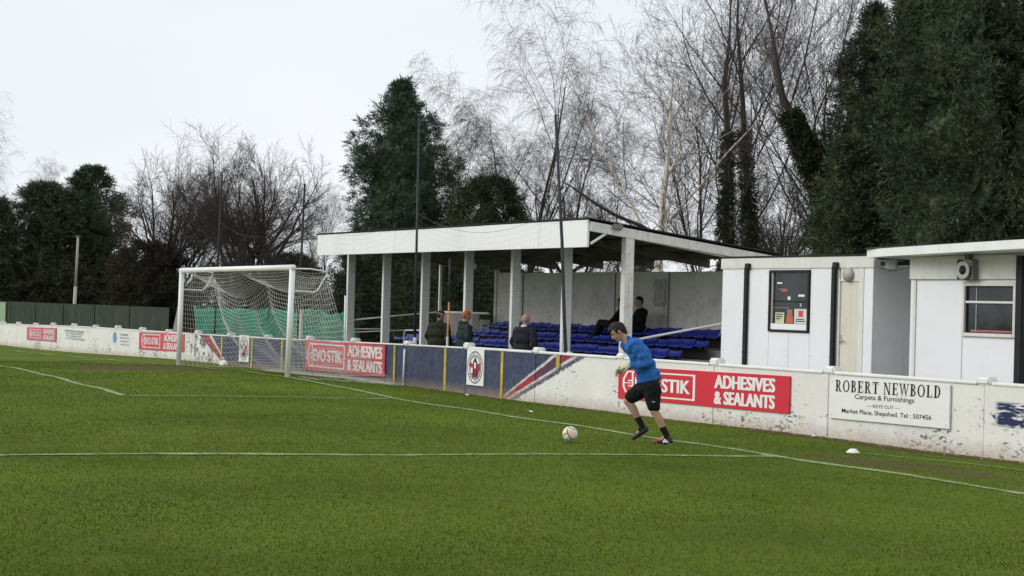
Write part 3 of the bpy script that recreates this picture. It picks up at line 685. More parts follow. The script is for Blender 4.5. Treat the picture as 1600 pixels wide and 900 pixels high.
# ------------------------------------------------------------------ stand
st = thing('grandstand', 'small open fronted football stand with deep white fascia and sloping roof', 'grandstand', (0, 0, 0))
SX0, SX1 = -5.0, 8.95
xj = [SX0, -2.6, -.1, 2.2, 4.5, 7.0, SX1]
for a, b_ in zip(xj[:-1], xj[1:]):
    dy = .004*((int(a*10) % 3)-1)
    MB().box(a+.003, b_-.003, 4.44+dy, 4.49, 3.125+.002*(a < 2), 3.695+.003*(int(a*7) % 3)).build('fascia_panel', M_FASC, st, .003)
def roofz(y): return 3.68-(y-4.5)*.108
# roof: felt skin and corrugated sheets underneath
MB().hexa([(SX0-.05, 4.42, 3.715), (SX1+.08, 4.42, 3.715), (SX1+.08, 9.65, roofz(9.65)+.035), (SX0-.05, 9.65, roofz(9.65)+.035), (SX0-.05, 4.42, 3.745), (SX1+.08, 4.42, 3.745), (SX1+.08, 9.65, roofz(9.65)+.075), (SX0-.05, 9.65, roofz(9.65)+.075)]).build('roof_felt', M_ROOFD, st, .005)
for a in np.arange(SX0, SX1-.2, .93):
    xs = np.linspace(a+.004, min(a+.926, SX1), 27); mb = MB(); V = []; F = []
    for i, x in enumerate(xs):
        dz = .018*math.sin(2*PI*(x-a)/.0775*.5); V += [(x, 4.5, roofz(4.5)-.03+dz), (x, 9.6, roofz(9.6)-.03+dz)]
    for i in range(len(xs)-1): F.append((2*i, 2*i+2, 2*i+3, 2*i+1))
    mb.add(V, F).build('roof_sheet', M_ROOFU, st, sm=True)
for y in (4.75, 5.5, 6.5, 7.5, 8.6):       # purlins along the stand
    MB().box(SX0+.05, SX1-.08, y-.04, y+.04, roofz(y)-.17, roofz(y)-.055).build('purlin', M_TIMBER, st, .004)
PXS = [-5.0, -2.70, -.40, 1.93, 4.22, 6.50, 8.90]
for x in PXS:
    last = x > 8; w_ = .085 if last else .055
    MB().box(x-w_, x+w_, 5.40, 5.62, G(x, 5)-.05, roofz(5.5)-.18-(.003 if last else .006)).build('post', M_OLDWHITE if last else M_WHITE, st, .006)
    MB().hexa([(x-.04, 4.50, roofz(4.5)-.20), (x+.04, 4.50, roofz(4.5)-.20), (x+.04, 9.5, roofz(9.5)-.26), (x-.04, 9.5, roofz(9.5)-.26), (x-.04, 4.50, roofz(4.5)-.06), (x+.04, 4.50, roofz(4.5)-.06), (x+.04, 9.5, roofz(9.5)-.06), (x-.04, 9.5, roofz(9.5)-.06)]).build('rafter', M_TIMBER if not last else M_OLDWHITE, st, .004)
# rake board at the near gable, diagonal strut, lamp
MB().hexa([(SX1+.004, 4.50, 3.46), (SX1+.05, 4.50, 3.46), (SX1+.05, 9.6, roofz(9.6)-.20), (SX1+.004, 9.6, roofz(9.6)-.20), (SX1+.004, 4.50, 3.665), (SX1+.05, 4.50, 3.665), (SX1+.05, 9.6, roofz(9.6)-.012), (SX1+.004, 9.6, roofz(9.6)-.012)]).build('rake_board', M_OLDWHITE, st, .004)
MB().hexa([(SX0-.05, 4.50, 3.46), (SX0-.004, 4.50, 3.46), (SX0-.004, 9.6, roofz(9.6)-.20), (SX0-.05, 9.6, roofz(9.6)-.20), (SX0-.05, 4.50, 3.665), (SX0-.004, 4.50, 3.665), (SX0-.004, 9.6, roofz(9.6)-.012), (SX0-.05, 9.6, roofz(9.6)-.012)]).build('rake_board', M_OLDWHITE, st, .004)
MB().tube([(SX1+.01, 4.52, 3.20), (SX1+.01, 4.95, 3.46)], .03, 6).build('strut', M_WHITE, st)
mb = MB(); mb.box(SX1+.052, SX1+.13, 5.02, 5.26, 3.52, 3.64); mb.build('junction_box', M_CONC, st, .015)
# rear wall panels and low boarding
for a, b_ in ((-2.68, -1.25), (-1.23, 1.02), (1.04, 3.30), (3.32, 5.60), (5.62, 8.93)):
    MB().box(a, b_, 9.0+.004*(int(a*3) % 3), 9.06, .9, 2.775+.006*(int(a*5) % 3)).build('rear_wall_panel', M_REAR, st, .003)
MB().box(-2.80, -2.685, 8.96, 9.07, -.1, 2.86).build('rear_post', M_OLDWHITE, st, .004)
for x in (-1.24, 1.03, 3.31, 5.61): MB().box(x-.014, x+.014, 8.972, 8.998, .9, 2.77).build('cover_strip', M_CONC, st, .003)
MB().box(-5.0, -2.81, 8.50, 8.54, .6, 1.60).build('low_rear_board', M_CONC, st, .004)
MB().box(-5.02, -2.30, 8.48, 8.57, 1.602, 1.655).build('sill', M_OLDWHITE, st, .004)
MB().box(-2.79, -2.2, 8.50, 8.54, .6, 1.45).build('low_rear_board', M_CONC, st, .01)
MB().box(-5.03, -4.97, 8.36, 8.44, 0, 3.17).build('corner_post', M_WHITE, st, .004)
# notices on the rear wall
MB().box(5.05, 5.5, 8.955, 8.975, 1.95, 2.6).build('wall_notice', mat('pale notice', (.50, .49, .47), .6, .2, 8, 40), st)
MB().box(5.12, 5.45, 8.950, 8.972, 1.86, 1.935).build('wall_notice', M_SIGNW, st)
# terrace steps
for k, (y0, z1) in enumerate(((6.55, .55), (7.25, .77), (7.95, .98))):
    MB().box(SX0+.05, SX1-.05, y0, 9.0-.002*k, -.2+.003*k, z1-.002).build('terrace_step', M_CONC, st, .012)
for x in PXS:
    for z in (3.02, 2.2, 1.35):
        mb = MB(); mb.tube([(x+.056+(.03 if x > 8 else 0), 5.5, z), (x+.068+(.03 if x > 8 else 0), 5.5, z)], .012, 6); mb.build('bolt', M_CONC, st)
for a in np.arange(SX0+.3, SX1, .62): MB().tube([(a, 4.436, 3.66), (a, 4.43, 3.66)], .007, 6).build('nail', M_CONC, st)
# hand rails at both gables
def rail(pts, r_=.02, name='handrail', m=M_WHITE): MB().tube(pts, r_, 8).build(name, m, st, sm=True)
rail([(-5.0, 5.6, 1.33), (-5.0, 8.42, 1.63)]); rail([(-5.0, 5.6, .98), (-5, 8.3, 1.12)], .014); rail([(-5.0, 5.6, 1.07), (-5, 6.8, 1.10)], .014)
rail([(8.98, 5.62, 1.18), (8.98, 8.9, 1.74)], .026); rail([(8.98, 5.66, .0), (8.98, 5.66, 1.2)], .026)
rail([(-3.1, 6.3, .4), (-3.1, 6.3, 1.02), (-3.02, 6.3, 1.1), (-2.2, 6.3, 1.12), (-2.15, 6.3, 1.05), (-2.15, 6.3, .4)], .018)
# seats: each row is bolted to its step, each seat a part
def seat_mesh():
    mb = MB(); w_ = .226
    # pan with turned down front lip and low back, built as a bent shell
    prof = [(.00, -.035), (.03, .005), (.20, -.012), (.35, .0), (.41, .035), (.435, .10), (.44, .125)]
    V = []; n = len(prof); cols = [-1, -.82, 0, .82, 1]
    for (y, z) in prof:
        for c in cols: V.append((c*w_, y, z+(.018 if abs(c) == 1 else 0)-(.012 if c == 0 else 0)))
    for (y, z) in prof:
        for c in cols: V.append((c*w_*.985, y+(.014 if y > .3 else 0), z-.020+(.018 if abs(c) == 1 else 0)))
    F = []; k = len(cols); o2 = n*k
    for i in range(n-1):
        for j in range(k-1):
            a = i*k+j; F.append((a, a+1, a+k+1, a+k)); F.append((o2+a, o2+a+k, o2+a+k+1, o2+a+1))
        a = i*k; F.append((a, a+k, o2+a+k, o2+a)); a = i*k+k-1; F.append((a, o2+a, o2+a+k, a+k))
    for j in range(k-1): F.append((j, o2+j, o2+j+1, j+1)); a = (n-1)*k+j; F.append((a, a+1, o2+a+1, o2+a))
    mb.add(V, F); return mb
SM = seat_mesh().build('seat', M_BLUE, None, sm=True).data; bpy.data.objects.remove(bpy.data.objects['seat'])
BK = MB().box(-.02, .02, .10, .16, -.30, -.012).build('seat_bracket', M_BLACK).data; bpy.data.objects.remove(bpy.data.objects['seat_bracket'])
for (lab, y, z, x0, x1) in (('front row of blue plastic seats in the stand', 6.75, .86, SX0+.3, SX1-.3), ('middle row of blue plastic seats in the stand', 7.45, 1.08, -2.0, SX1-.25), ('back row of blue plastic seats in the stand against the rear wall', 8.15, 1.30, -2.0, SX1-.25)):
    row = thing('seat_row', lab, 'seating', (0, y, z), group='rows of blue seats in the stand')
    MB().box(x0-.1, x1+.1, .11, .15, -.06, -.022).build('support_bar', M_BLACK, row)
    MB().box(x0-.1, x1+.1, .30, .33, -.28, -.02).build('support_bar', M_BLACK, row)
    n = int((x1-x0)/.47)
    for i in range(n):
        if i % 13 == 9 and y < 7: pass
        o = bpy.data.objects.new('seat', SM); COL.objects.link(o); o.parent = row; o.location = (x0+.235+i*(x1-x0)/n, 0, .004*((i*5) % 3)); o.rotation_euler = (.03*((i*7) % 3-1), 0, 0)
        if i % 2 == 0:
            o = bpy.data.objects.new('seat_bracket', BK); COL.objects.link(o); o.parent = row; o.location = (x0+.235+i*(x1-x0)/n, 0, 0)

# ------------------------------------------------------------------ cabin beside the stand
HY = 5.0
c1 = thing('cabin', 'white portable cabin with a dark framed kiosk window and cream door', 'cabin', (12.85, HY, 0))
def cb(x0, x1, y0, y1, z0, z1): return MB().box(x0-12.85, x1-12.85, y0-HY, y1-HY, z0, z1)
top = 2.86
for a, b_ in ((12.87, 13.57), (13.575, 14.28), (15.42, 16.00)):
    cb(a, b_, HY, HY+.05, -.05, 2.655).build('wall_panel', M_CABIN, c1, .004)
cb(14.285, 15.415, HY, HY+.05, -.05, 1.50).build('wall_panel', M_CABIN, c1, .004)
cb(14.285, 15.415, HY, HY+.05, 2.63, 2.655).build('wall_panel', M_CABIN, c1, .004)
cb(14.85, 14.856, HY-.003, HY+.01, 0, 1.49).build('panel_joint', M_FAINT, c1)
cb(16.005, 16.16, HY+.012, HY+.05, -.05, 2.655).build('wall_panel', M_BAND, c1, .004)
cb(16.80, 17.02, HY, HY+.05, -.05, 2.655).build('corner_panel', M_CABIN, c1, .004)
cb(12.83, 17.045, HY-.02, HY+.06, 2.657, top).build('roof_trim', M_BAND, c1, .008)
cb(12.80, 17.06, HY-.03, 8.0, top+.002, top+.035).build('roof', M_ROOFD, c1, .005)
cb(16.99, 17.03, HY+.055, 7.95, -.05, 2.80).build('side_wall', M_CABIN2, c1, .004)
cb(12.87, 12.91, HY+.055, 7.95, -.05, 2.80).build('side_wall', M_CABIN, c1, .004)
cb(12.87, 17.02, 7.9, 7.95, -.05, 2.80).build('rear_wall', M_CABIN, c1, .004)
d = thing('x', None, None); bpy.data.objects.remove(d)
door = cb(16.20, 16.66, HY+.02, HY+.06, -.05, 2.42).build('door', M_CREAM, c1, .004)
cb(16.165, 16.198, HY-.01, HY+.06, -.05, 2.47).build('door_frame', M_BAND, c1, .003)
cb(16.665, 16.795, HY-.006, HY+.06, -.05, 2.655).build('door_frame', M_BAND, c1, .003)
cb(16.20, 16.66, HY+.0, HY+.06, 2.425, 2.655).build('door_head', M_BAND, c1, .003)
mb = MB(); mb.tube([(16.24-12.85, .02, 1.40), (16.24-12.85, -.03, 1.40), (16.34-12.85, -.03, 1.40)], .012, 8); mb.build('handle', M_ALU, door)
cb(16.215, 16.25, HY+.012, HY+.02, 1.33, 1.50).build('lock_plate', M_ALU, door, .002)
for x in (13.63, 16.065):
    cb(x-.055, x+.055, HY-.055, HY-.004, -.05, 2.70).build('downpipe', M_BLACK, c1, .012)
    cb(x-.02, x+.12, HY-.07, HY-.024, 2.655, 2.76).build('pipe_bracket', M_BLACK, c1, .01)
def blob_lamp(mbf, x, z, m1):
    mb = MB(); mb.tube([(x, -.001, z), (x, -.05, z), (x, -.09, z)], [.12, .12, .05], 18); return mb
blob_lamp(None, 16.42-12.85, 2.545, None).build('bulkhead_lamp', mat('lamp cover', (.40, .39, .35), .3, .05), c1, .004, True)
for x in (12.95, 13.50, 13.72, 14.22, 15.48, 15.93):
    for z in (.35, 1.1, 1.85, 2.58): MB().tube([(x-12.85, -.006, z), (x-12.85, .0, z)], .008, 6).build('rivet', M_ALU, c1)
MB().tube([(.75, -.012, 2.68), (1.6, -.012, 2.67), (2.6, -.012, 2.675), (3.4, -.012, 2.67)], .007, 6).build('cable', M_FAINT, c1, sm=True)
# kiosk window
wf = MB()
for (a, b_, z0, z1) in ((14.29, 14.335, 1.51, 2.625), (15.365, 15.41, 1.51, 2.625), (14.335, 15.365, 1.51, 1.548), (14.335, 15.365, 2.587, 2.625)): wf.box(a-12.85, b_-12.85, -.035, .06, z0, z1)
wf = wf.build('window', M_BLACK, c1, .003)
gl = NB('dark window glass'); gn = gl.noise(2.5, 3); M_GLASS = gl.fin(gl.mix(gl.ramp(gn, .35, .65), (.012, .014, .016), (.035, .040, .042)), .06, .5)
cb(14.335, 15.365, HY+.02, HY+.03, 1.66, 2.587).build('pane', M_GLASS, wf)
cb(14.335, 15.365, HY-.01, HY+.04, 1.548, 1.655).build('sill', M_CABIN, wf, .003)
cb(14.335, 14.39, HY-.01, HY+.02, 1.655, 2.587).build('frame', M_ALU, wf, .003)
cb(14.39, 15.365, HY+.006, HY+.02, 2.05, 2.075).build('glazing_bar', M_RUBBER, wf, .002)
for (a, b_, z0, z1, m) in ((14.45, 14.70, 1.66, 1.86, mat('yellow notice', (.60, .60, .42), .6, .1)), (14.98, 15.33, 1.665, 1.93, mat('white notice', (.66, .66, .60), .6, .1)), (14.76, 14.95, 1.665, 1.80, mat('orange card', (.50, .13, .09), .6, .1)), (14.78, 14.93, 1.80, 1.92, mat('brown card', (.30, .18, .13), .6, .1)), (14.48, 14.62, 2.38, 2.41, M_SIGNW), (14.60, 14.78, 2.235, 2.275, M_REDF), (14.79, 14.86, 2.09, 2.15, M_SIGNW), (15.08, 15.25, 2.15, 2.19, M_SIGNW), (14.42, 14.84, 1.94, 1.948, M_ALU), (15.13, 15.18, 1.97, 2.03, M_FAINT), (14.5, 14.75, 2.28, 2.288, M_FAINT)):
    cb(a, b_, HY+.008, HY+.018, z0, z1).build('paper_notice', m, wf)
for (a, b_, z) in ((14.48, 14.66, 1.82), (14.48, 14.66, 1.78), (14.48, 14.6, 1.74), (15.02, 15.28, 1.70), (15.04, 15.25, 1.735)): cb(a, b_, HY+.004, HY+.0078, z, z+.015).build('notice_text', M_SIGNK, wf)
cb(15.10, 15.22, HY+.004, HY+.0078, 1.79, 1.90).build('notice_text', M_REDF, wf)

# ------------------------------------------------------------------ second cabin with flat overhanging roof
B0 = 17.92
c2 = thing('flat_roofed_building', 'white clubhouse cabin with a flat overhanging roof, horn speaker and side window', 'building', (B0, HY, 0))
def db(x0, x1, y0, y1, z0, z1): return MB().box(x0-B0, x1-B0, y0-HY, y1-HY, z0, z1)
def sl(x): return 2.955+.016*(x-17.1)
mb = MB(); a, e = 17.12, 26.5
# roof slab thins where its curved front edge meets the facade on the left
nn = 14; xs = np.linspace(a, e, nn)
for i in range(nn-1):
    x0, x1 = xs[i], xs[i+1]
    def fy(x): return 4.75-.62*min(1, (x-a)/4.2)**.8
    mb.hexa([(x0-B0, fy(x0)-HY, sl(x0)-.135), (x1-B0, fy(x1)-HY, sl(x1)-.135), (x1-B0, 3.6, sl(x1)-.135), (x0-B0, 3.6, sl(x0)-.135), (x0-B0, fy(x0)-HY, sl(x0)), (x1-B0, fy(x1)-HY, sl(x1)), (x1-B0, 3.6, sl(x1)), (x0-B0, 3.6, sl(x0))])
me_ = mb.build('roof', M_WHITE, c2)
MB().hexa([(a-B0-.02, 4.70-HY, sl(a)+.003), (e-B0, 4.10-HY, sl(e)+.003), (e-B0, 3.62, sl(e)+.003), (a-B0-.02, 3.62, sl(a)+.003), (a-B0, 4.73-HY, sl(a)+.03), (e-B0, 4.13-HY, sl(e)+.03), (e-B0, 3.6, sl(e)+.03), (a-B0, 3.6, sl(a)+.03)]).build('roof_felt', M_ROOFD, c2)
db(17.93, 20.22, HY-.05, HY+.06, 2.46, 2.84).build('eaves_board', M_BAND, c2, .006)
for a, b_, z0, z1 in ((18.06, 19.08, -.05, 2.455), (19.085, 20.20, -.05, 1.56), (19.085, 20.20, 2.42, 2.455)):
    db(a, b_, HY, HY+.05, z0, z1).build('wall_panel', M_CABIN, c2, .004)
db(17.93, 18.0, HY-.012, HY+.05, -.05, 2.455).build('corner_panel', M_CABIN, c2, .004)
db(18.005, 18.055, HY-.02, HY+.04, -.05, 2.455).build('cover_strip', M_BAND, c2, .003)
db(17.92, 17.96, HY+.055, 8.5, -.05, 2.80).build('side_wall', M_CABIN2, c2, .004)
db(20.40, 26.0, HY, HY+.05, -.05, 2.83).build('wall_panel', M_CABIN, c2, .004)
db(20.24, 20.39, HY-.09, HY+.02, -.05, 2.82).build('downpipe', M_BLACK, c2, .015)
db(19.09, 19.096, HY-.003, HY+.01, 0, 1.55).build('panel_joint', M_FAINT, c2)
w2 = MB()
for (x0, x1, z0, z1) in ((19.10, 19.155, 1.56, 2.42), (20.16, 20.215, 1.56, 2.42), (19.155, 20.16, 1.56, 1.615), (19.155, 20.16, 2.355, 2.42)): w2.box(x0-B0, x1-B0, -.045, .055, z0, z1)
w2 = w2.build('window', M_BAND, c2, .004)
db(19.155, 20.16, HY+.015, HY+.025, 1.615, 2.355).build('pane', M_GLASS, w2)
db(19.155, 20.16, HY-.02, HY+.014, 2.085, 2.12).build('glazing_bar', M_BAND, w2, .003)
for z in (1.617, 2.35): db(19.157, 20.158, HY-.005, HY+.012, z-.012, z+.012).build('gasket', M_RUBBER, w2, .002)
db(19.157, 19.18, HY-.005, HY+.012, 1.63, 2.34).build('gasket', M_RUBBER, w2, .002)
db(19.36, 19.375, HY+.004, HY+.013, 1.64, 2.33).build('frame_bar', M_ALU, w2)
db(19.25, 20.10, HY+.006, HY+.013, 1.63, 1.665).build('pink_cloth', mat('pink cloth', (.38, .14, .15), .8, .2, 8), w2, .003)
# horn speaker
sp = thing('horn_speaker', 'grey round horn speaker fixed under the flat roof above the window', 'speaker', (19.28, HY-.06, 2.60))
MB().tube([(0, -.16, 0), (0, -.03, 0)], [.13, .07], 20, False).build('horn', mat('speaker grey', (.32, .31, .29), .5, .1), sp, sm=True)
MB().tube([(0, -.165, 0), (0, -.15, 0)], [.14, .14], 20).build('rim', M_ALU, sp); MB().tube([(0, -.19, 0), (0, -.166, 0)], [.04, .075], 16).build('centre_plug', M_BLACK, sp)
mb = MB(); mb.box(-.16, .16, -.10, .0, -.15, -.12); mb.box(-.17, -.14, -.12, 0, -.15, .17); mb.box(.14, .17, -.12, 0, -.15, .17); mb.box(-.05, .05, -.08, -.0, .17, .26); mb.build('bracket', mat('bracket grey', (.18, .17, .15), .6, .1), sp, .006)
mb = MB(); mb.tube([(0, -.03, 0), (0, .06, 0)], .06, 12); mb.build('driver', M_BLACK, sp)
# dark strip standing in for the shade in the cabin gap, plus a fitting
t = thing('gap_shade_strip', 'dark strip standing in for the shaded gap between the two cabins, with a small grey box', 'shade_strip', (17.06, HY+.12, 2.70))
MB().box(0, .84, 0, .06, 0, .07).build('shade_strip', M_ROOFD, t, .004); MB().box(.16, .42, -.05, .0, -.06, .10).build('fitting', M_FAINT, t, .01)
MB().tube([(.0, -.02, -.04), (.3, -.02, -.10), (.84, -.02, -.02)], .006, 6).build('cable', M_BLACK, t)

# ------------------------------------------------------------------ fences at the far left, light pole
fn = thing('green_fence', 'dark green sheet fence with one pale green panel behind the far white wall', 'fence', (0, 6.0, 0))
for i in range(15):
    x0 = -58+i*2.4; z = .08*math.sin(i*1.3)*.3
    if i == 14: x1 = x0+2.2
    xs = np.linspace(x0, x0+2.37, 25); V = []; F = []
    for k, x in enumerate(xs):
        y = .022*(k % 2)+.01*math.sin(i*3); V += [(x, y, -.8), (x, y, 1.40+.004*(i)+z*.2)]
    for k in range(24): F.append((2*k, 2*k+2, 2*k+3, 2*k+1))
    mb = MB(); mb.add(V, F); V2 = [(a, b_+.02, c) for a, b_, c in V]; mb.add(V2, [f[::-1] for f in F]); mb.add([V[1], V[-1], V2[-1], V2[1]], [(0, 1, 2, 3)])
    o = mb.build('fence_sheet', M_GFENCEL if x0 < -50 and x0 > -53 and False else M_GFENCE, fn)
pl = hy(8, 470, 5.9); MB().box(-58, float(pl[0]), -.08, -.03, -.3, 1.36).build('pale_panel', M_GFENCEL, fn, .004)
for i in range(15): MB().box(-57.9+i*2.4, -57.82+i*2.4, .05, .13, -.8, 1.43+.01*(i % 2)).build('fence_post', M_BLACK, fn)
t = thing('leaning_panel', 'light grey sheet leaning at the end of the green fence behind the far goalpost', 'panel', (-21.6, 6.0, -.4))
MB().hexa([(-.5, 0, 0), (.25, 0, 0), (.25, .04, 0), (-.5, .04, 0), (-.1, .2, 1.9), (.38, .2, 1.95), (.38, .24, 1.95), (-.1, .24, 1.9)]).build('sheet', mat('grey sheet', (.22, .215, .21), .7, .1, 3), t, .004)
MB().box(-.02, .02, .22, .26, 0, 1.7).build('batten', M_CONC, t)
lx, ly = at(115.5, 74)
t = thing('floodlight_pole', 'slender pale concrete pole standing before the dark conifers at far left', 'pole', (lx, ly, -.5))
zt = zat(118, 370, 74)+.5
MB().tube([(0, 0, 0), (.03, .05, zt*.55)], [.085, .075], 10).build('lower_shaft', mat('pale concrete', (.42, .41, .37), .8, .1, 2), t, sm=True)
MB().tube([(.03, .05, zt*.55), (.05, .09, zt)], [.065, .05], 10).build('upper_shaft', mat('pale concrete2', (.36, .35, .32), .8, .1, 2), t, sm=True)
MB().box(-.03, .13, .02, .16, zt, zt+.05).build('cap', M_CONC, t)
# green windbreak netting behind the goal
gn_ = thing('green_windbreak', 'bright green mesh windbreak sagging between posts behind the goal', 'windbreak', (0, 6.4, 0))
bays = [(-20.4, -17.2), (-17.2, -13.2), (-13.2, -10.0), (-10.0, -6.6)]
for i, (a, b_) in enumerate(bays):
    nX, nZ = 40, 10; V = []; F = []
    for k in range(nX+1):
        u = k/nX; x = a+(b_-a)*u
        topz = 1.58-.10*4*u*(1-u)+(.22*max(0, u-.7)/.3 if i == 3 else 0)-.05*math.sin(u*9+i); 
        for j in range(nZ+1):
            v_ = j/nZ; V.append((x, .08*math.sin(u*14+i*2+v_*3)+.05*math.sin(u*37+v_*5), -.3+(topz+.3)*v_))
    for k in range(nX):
        for j in range(nZ): q = k*(nZ+1)+j; F.append((q, q+nZ+1, q+nZ+2, q+1))
    o = MB().add(V, F).build('mesh_panel', M_GREENNET, gn_, sm=True)
    md = o.modifiers.new('thick', 'SOLIDIFY'); md.thickness = .006
for x in (-20.4, -17.2, -13.2, -10.0, -6.6): MB().tube([(x, .14, -.4), (x+.02, .14, 1.72)], .045, 8).build('windbreak_post', M_DARKPOLE, gn_)
rr = hy(470, 515, 6.0)
t = thing('short_post', 'short pale post standing in front of the green windbreak', 'post', (float(rr[0]), 6.0, -.2)); MB().box(-.05, .05, -.04, .04, 0, 1.75).build('shaft', M_OLDWHITE, t, .01); MB().box(-.06, .06, -.05, .05, 1.75, 1.78).build('cap', M_CONC, t)

# ------------------------------------------------------------------ people
def _ball(nu=14, nv=9):
    V = [(0, 0, 1)]+[(math.sin(PI*j/nv)*math.cos(2*PI*i/nu), math.sin(PI*j/nv)*math.sin(2*PI*i/nu), math.cos(PI*j/nv)) for j in range(1, nv) for i in range(nu)]+[(0, 0, -1)]
    F = [(0, 1+i, 1+(i+1) % nu) for i in range(nu)]
    for j in range(nv-2):
        for i in range(nu): a = 1+j*nu+i; c = 1+j*nu+(i+1) % nu; F.append((a, a+nu, c+nu)); F.append((a, c+nu, c))
    o = 1+(nv-2)*nu; F += [(o+i, len(V)-1, o+(i+1) % nu) for i in range(nu)]
    return np.array(V), np.array(F)
BV, BF = _ball()
def soft(name, caps, vox, m, parent, it=5, fac=.5, post=None):
    Vs = []; Fs = []; off = 0; n = 14; an = np.arange(n)*2*PI/n
    def addm(V, F):
        nonlocal off
        Vs.append(V); Fs.append(F+off); off += len(V)
    for c in caps:
        if c[0] == 'e':
            R3 = np.array(Euler(c[3]).to_matrix()) if len(c) > 3 else np.eye(3)
            addm((BV*np.array(c[2])) @ R3.T+np.array(c[1]), BF)
        else:
            p0, r0, p1, r1 = np.array(tuple(c[1]), float), c[2], np.array(tuple(c[3]), float), c[4]
            addm(BV*r0+p0, BF); addm(BV*r1+p1, BF); dv = p1-p0; L = np.linalg.norm(dv)
            if L > 1e-5:
                d = dv/L; ref = np.array([0, 0, 1.]) if abs(d[2]) < .9 else np.array([1., 0, 0]); A = np.cross(d, ref); A /= np.linalg.norm(A); B = np.cross(d, A)
                ring = A[None, :]*np.cos(an)[:, None]+B[None, :]*np.sin(an)[:, None]
                V = np.concatenate([p0+ring*r0, p1+ring*r1, [p0], [p1]]); i = np.arange(n); j = (i+1) % n
                F = np.concatenate([np.stack([i, j, j+n], 1), np.stack([i, j+n, i+n], 1), np.stack([j, i, 0*i+2*n], 1), np.stack([i+n, j+n, 0*i+2*n+1], 1)]); addm(V, F)
    me = meshnp(name, np.concatenate(Vs), np.concatenate(Fs)); o = bpy.data.objects.new('temporary', me); COL.objects.link(o)
    r = o.modifiers.new('r', 'REMESH'); r.mode = 'VOXEL'; r.voxel_size = vox; s = o.modifiers.new('s', 'SMOOTH'); s.factor = fac; s.iterations = it
    final = put(name, bpy.data.meshes.new(name), None, parent); PENDING.append((o, final, m, post)); return final
PENDING = []
def flush():
    bpy.context.view_layer.update(); dg = bpy.context.evaluated_depsgraph_get()
    made = [bpy.data.meshes.new_from_object(o.evaluated_get(dg)) for o, f, m, p in PENDING]
    for me2, (o, f, m, post) in zip(made, PENDING):
        if post:
            n = len(me2.vertices); co = np.empty(n*3, np.float32); me2.vertices.foreach_get('co', co); co = post(co.reshape(-1, 3)); me2.vertices.foreach_set('co', co.astype(np.float32).ravel())
        me2.name = f.name.split('.')[0]; smooth(me2); me2.materials.clear(); me2.materials.append(m); f.data = me2; bpy.data.objects.remove(o)
    PENDING.clear()
def chain(ps, rs_): return [('c', ps[i], rs_[i], ps[i+1], rs_[i+1]) for i in range(len(ps)-1)]
def skin(name, col):
    b = NB(name); n = b.noise(9, 3); b.b.inputs['Subsurface Weight'].default_value = .08
    return b.fin(b.mix(b.ramp(n, .35, .65), tuple(c*.88 for c in col), col), .55, .35)
M_SKIN = skin('skin', (.50, .29, .21)); M_SKINL = skin('cold pink skin', (.47, .25, .19))
def cloth(name, col, f=30, crease=9):
    b = NB(name); n = b.noise(crease, 3, .6, None, .8); g = b.noise(f*6, 2)
    b.bump(b.math('ADD', b.math('MULTIPLY', n, 2.5), b.math('MULTIPLY', g, .25)), .55, .02)
    return b.fin(b.mix(b.ramp(n, .35, .65), tuple(c*.86 for c in col), tuple(c*1.12 for c in col)), .85, .2)
M_SHIRT = cloth('blue training top', (.028, .135, .43)); M_SHORT = cloth('black shorts', (.010, .010, .012)); M_SOCK = cloth('black socks', (.012, .012, .013))
M_HAIR = mat('dark brown hair', (.012, .009, .007), .6, .3, 30, 120, bump=.4); M_GLOVE = cloth('pale gloves', (.55, .53, .36)); M_BOOT = mat('dark boot', (.03, .022, .026), .4, .2, 30)
M_BOOTR = mat('boot red', (.38, .03, .04), .4, .1); M_EYE = mat('eye dark', (.02, .015, .012), .3, .1); M_LIP = mat('lips', (.34, .13, .11), .5, .1)
def head_caps(c, fwd, up, s=1.0):
    """c centre of the skull, fwd/up unit vectors; returns ball shapes"""
    c = Vector(c); f = Vector(fwd).normalized(); u = Vector(up).normalized()
    def q(a, b, l=0):
        return c+f*a*s+u*b*s+f.cross(u)*l*s
    return [('c', q(-.018, .02), .088*s, q(.012, .03), .085*s), ('c', q(.035, -.03), .062*s, q(.045, -.085), .040*s), ('c', q(.02, -.05), .060*s, q(.01, -.02), .07*s),
            ('c', q(.092, .005), .010*s, q(.108, -.030), .014*s), ('c', q(.075, .028, .03), .016*s, q(.075, .028, -.03), .016*s), ('c', q(.055, -.03, .04), .022*s, q(.055, -.03, -.04), .022*s),
            ('c', q(.085, -.062, .014), .009*s, q(.085, -.062, -.014), .009*s), ('c', q(-.005, 0, .085), .017*s, q(-.012, -.03, .083), .012*s), ('c', q(-.005, 0, -.085), .017*s, q(-.012, -.03, -.083), .012*s),
            ('c', q(-.03, -.05), .055*s, q(-.02, -.12), .052*s)], q
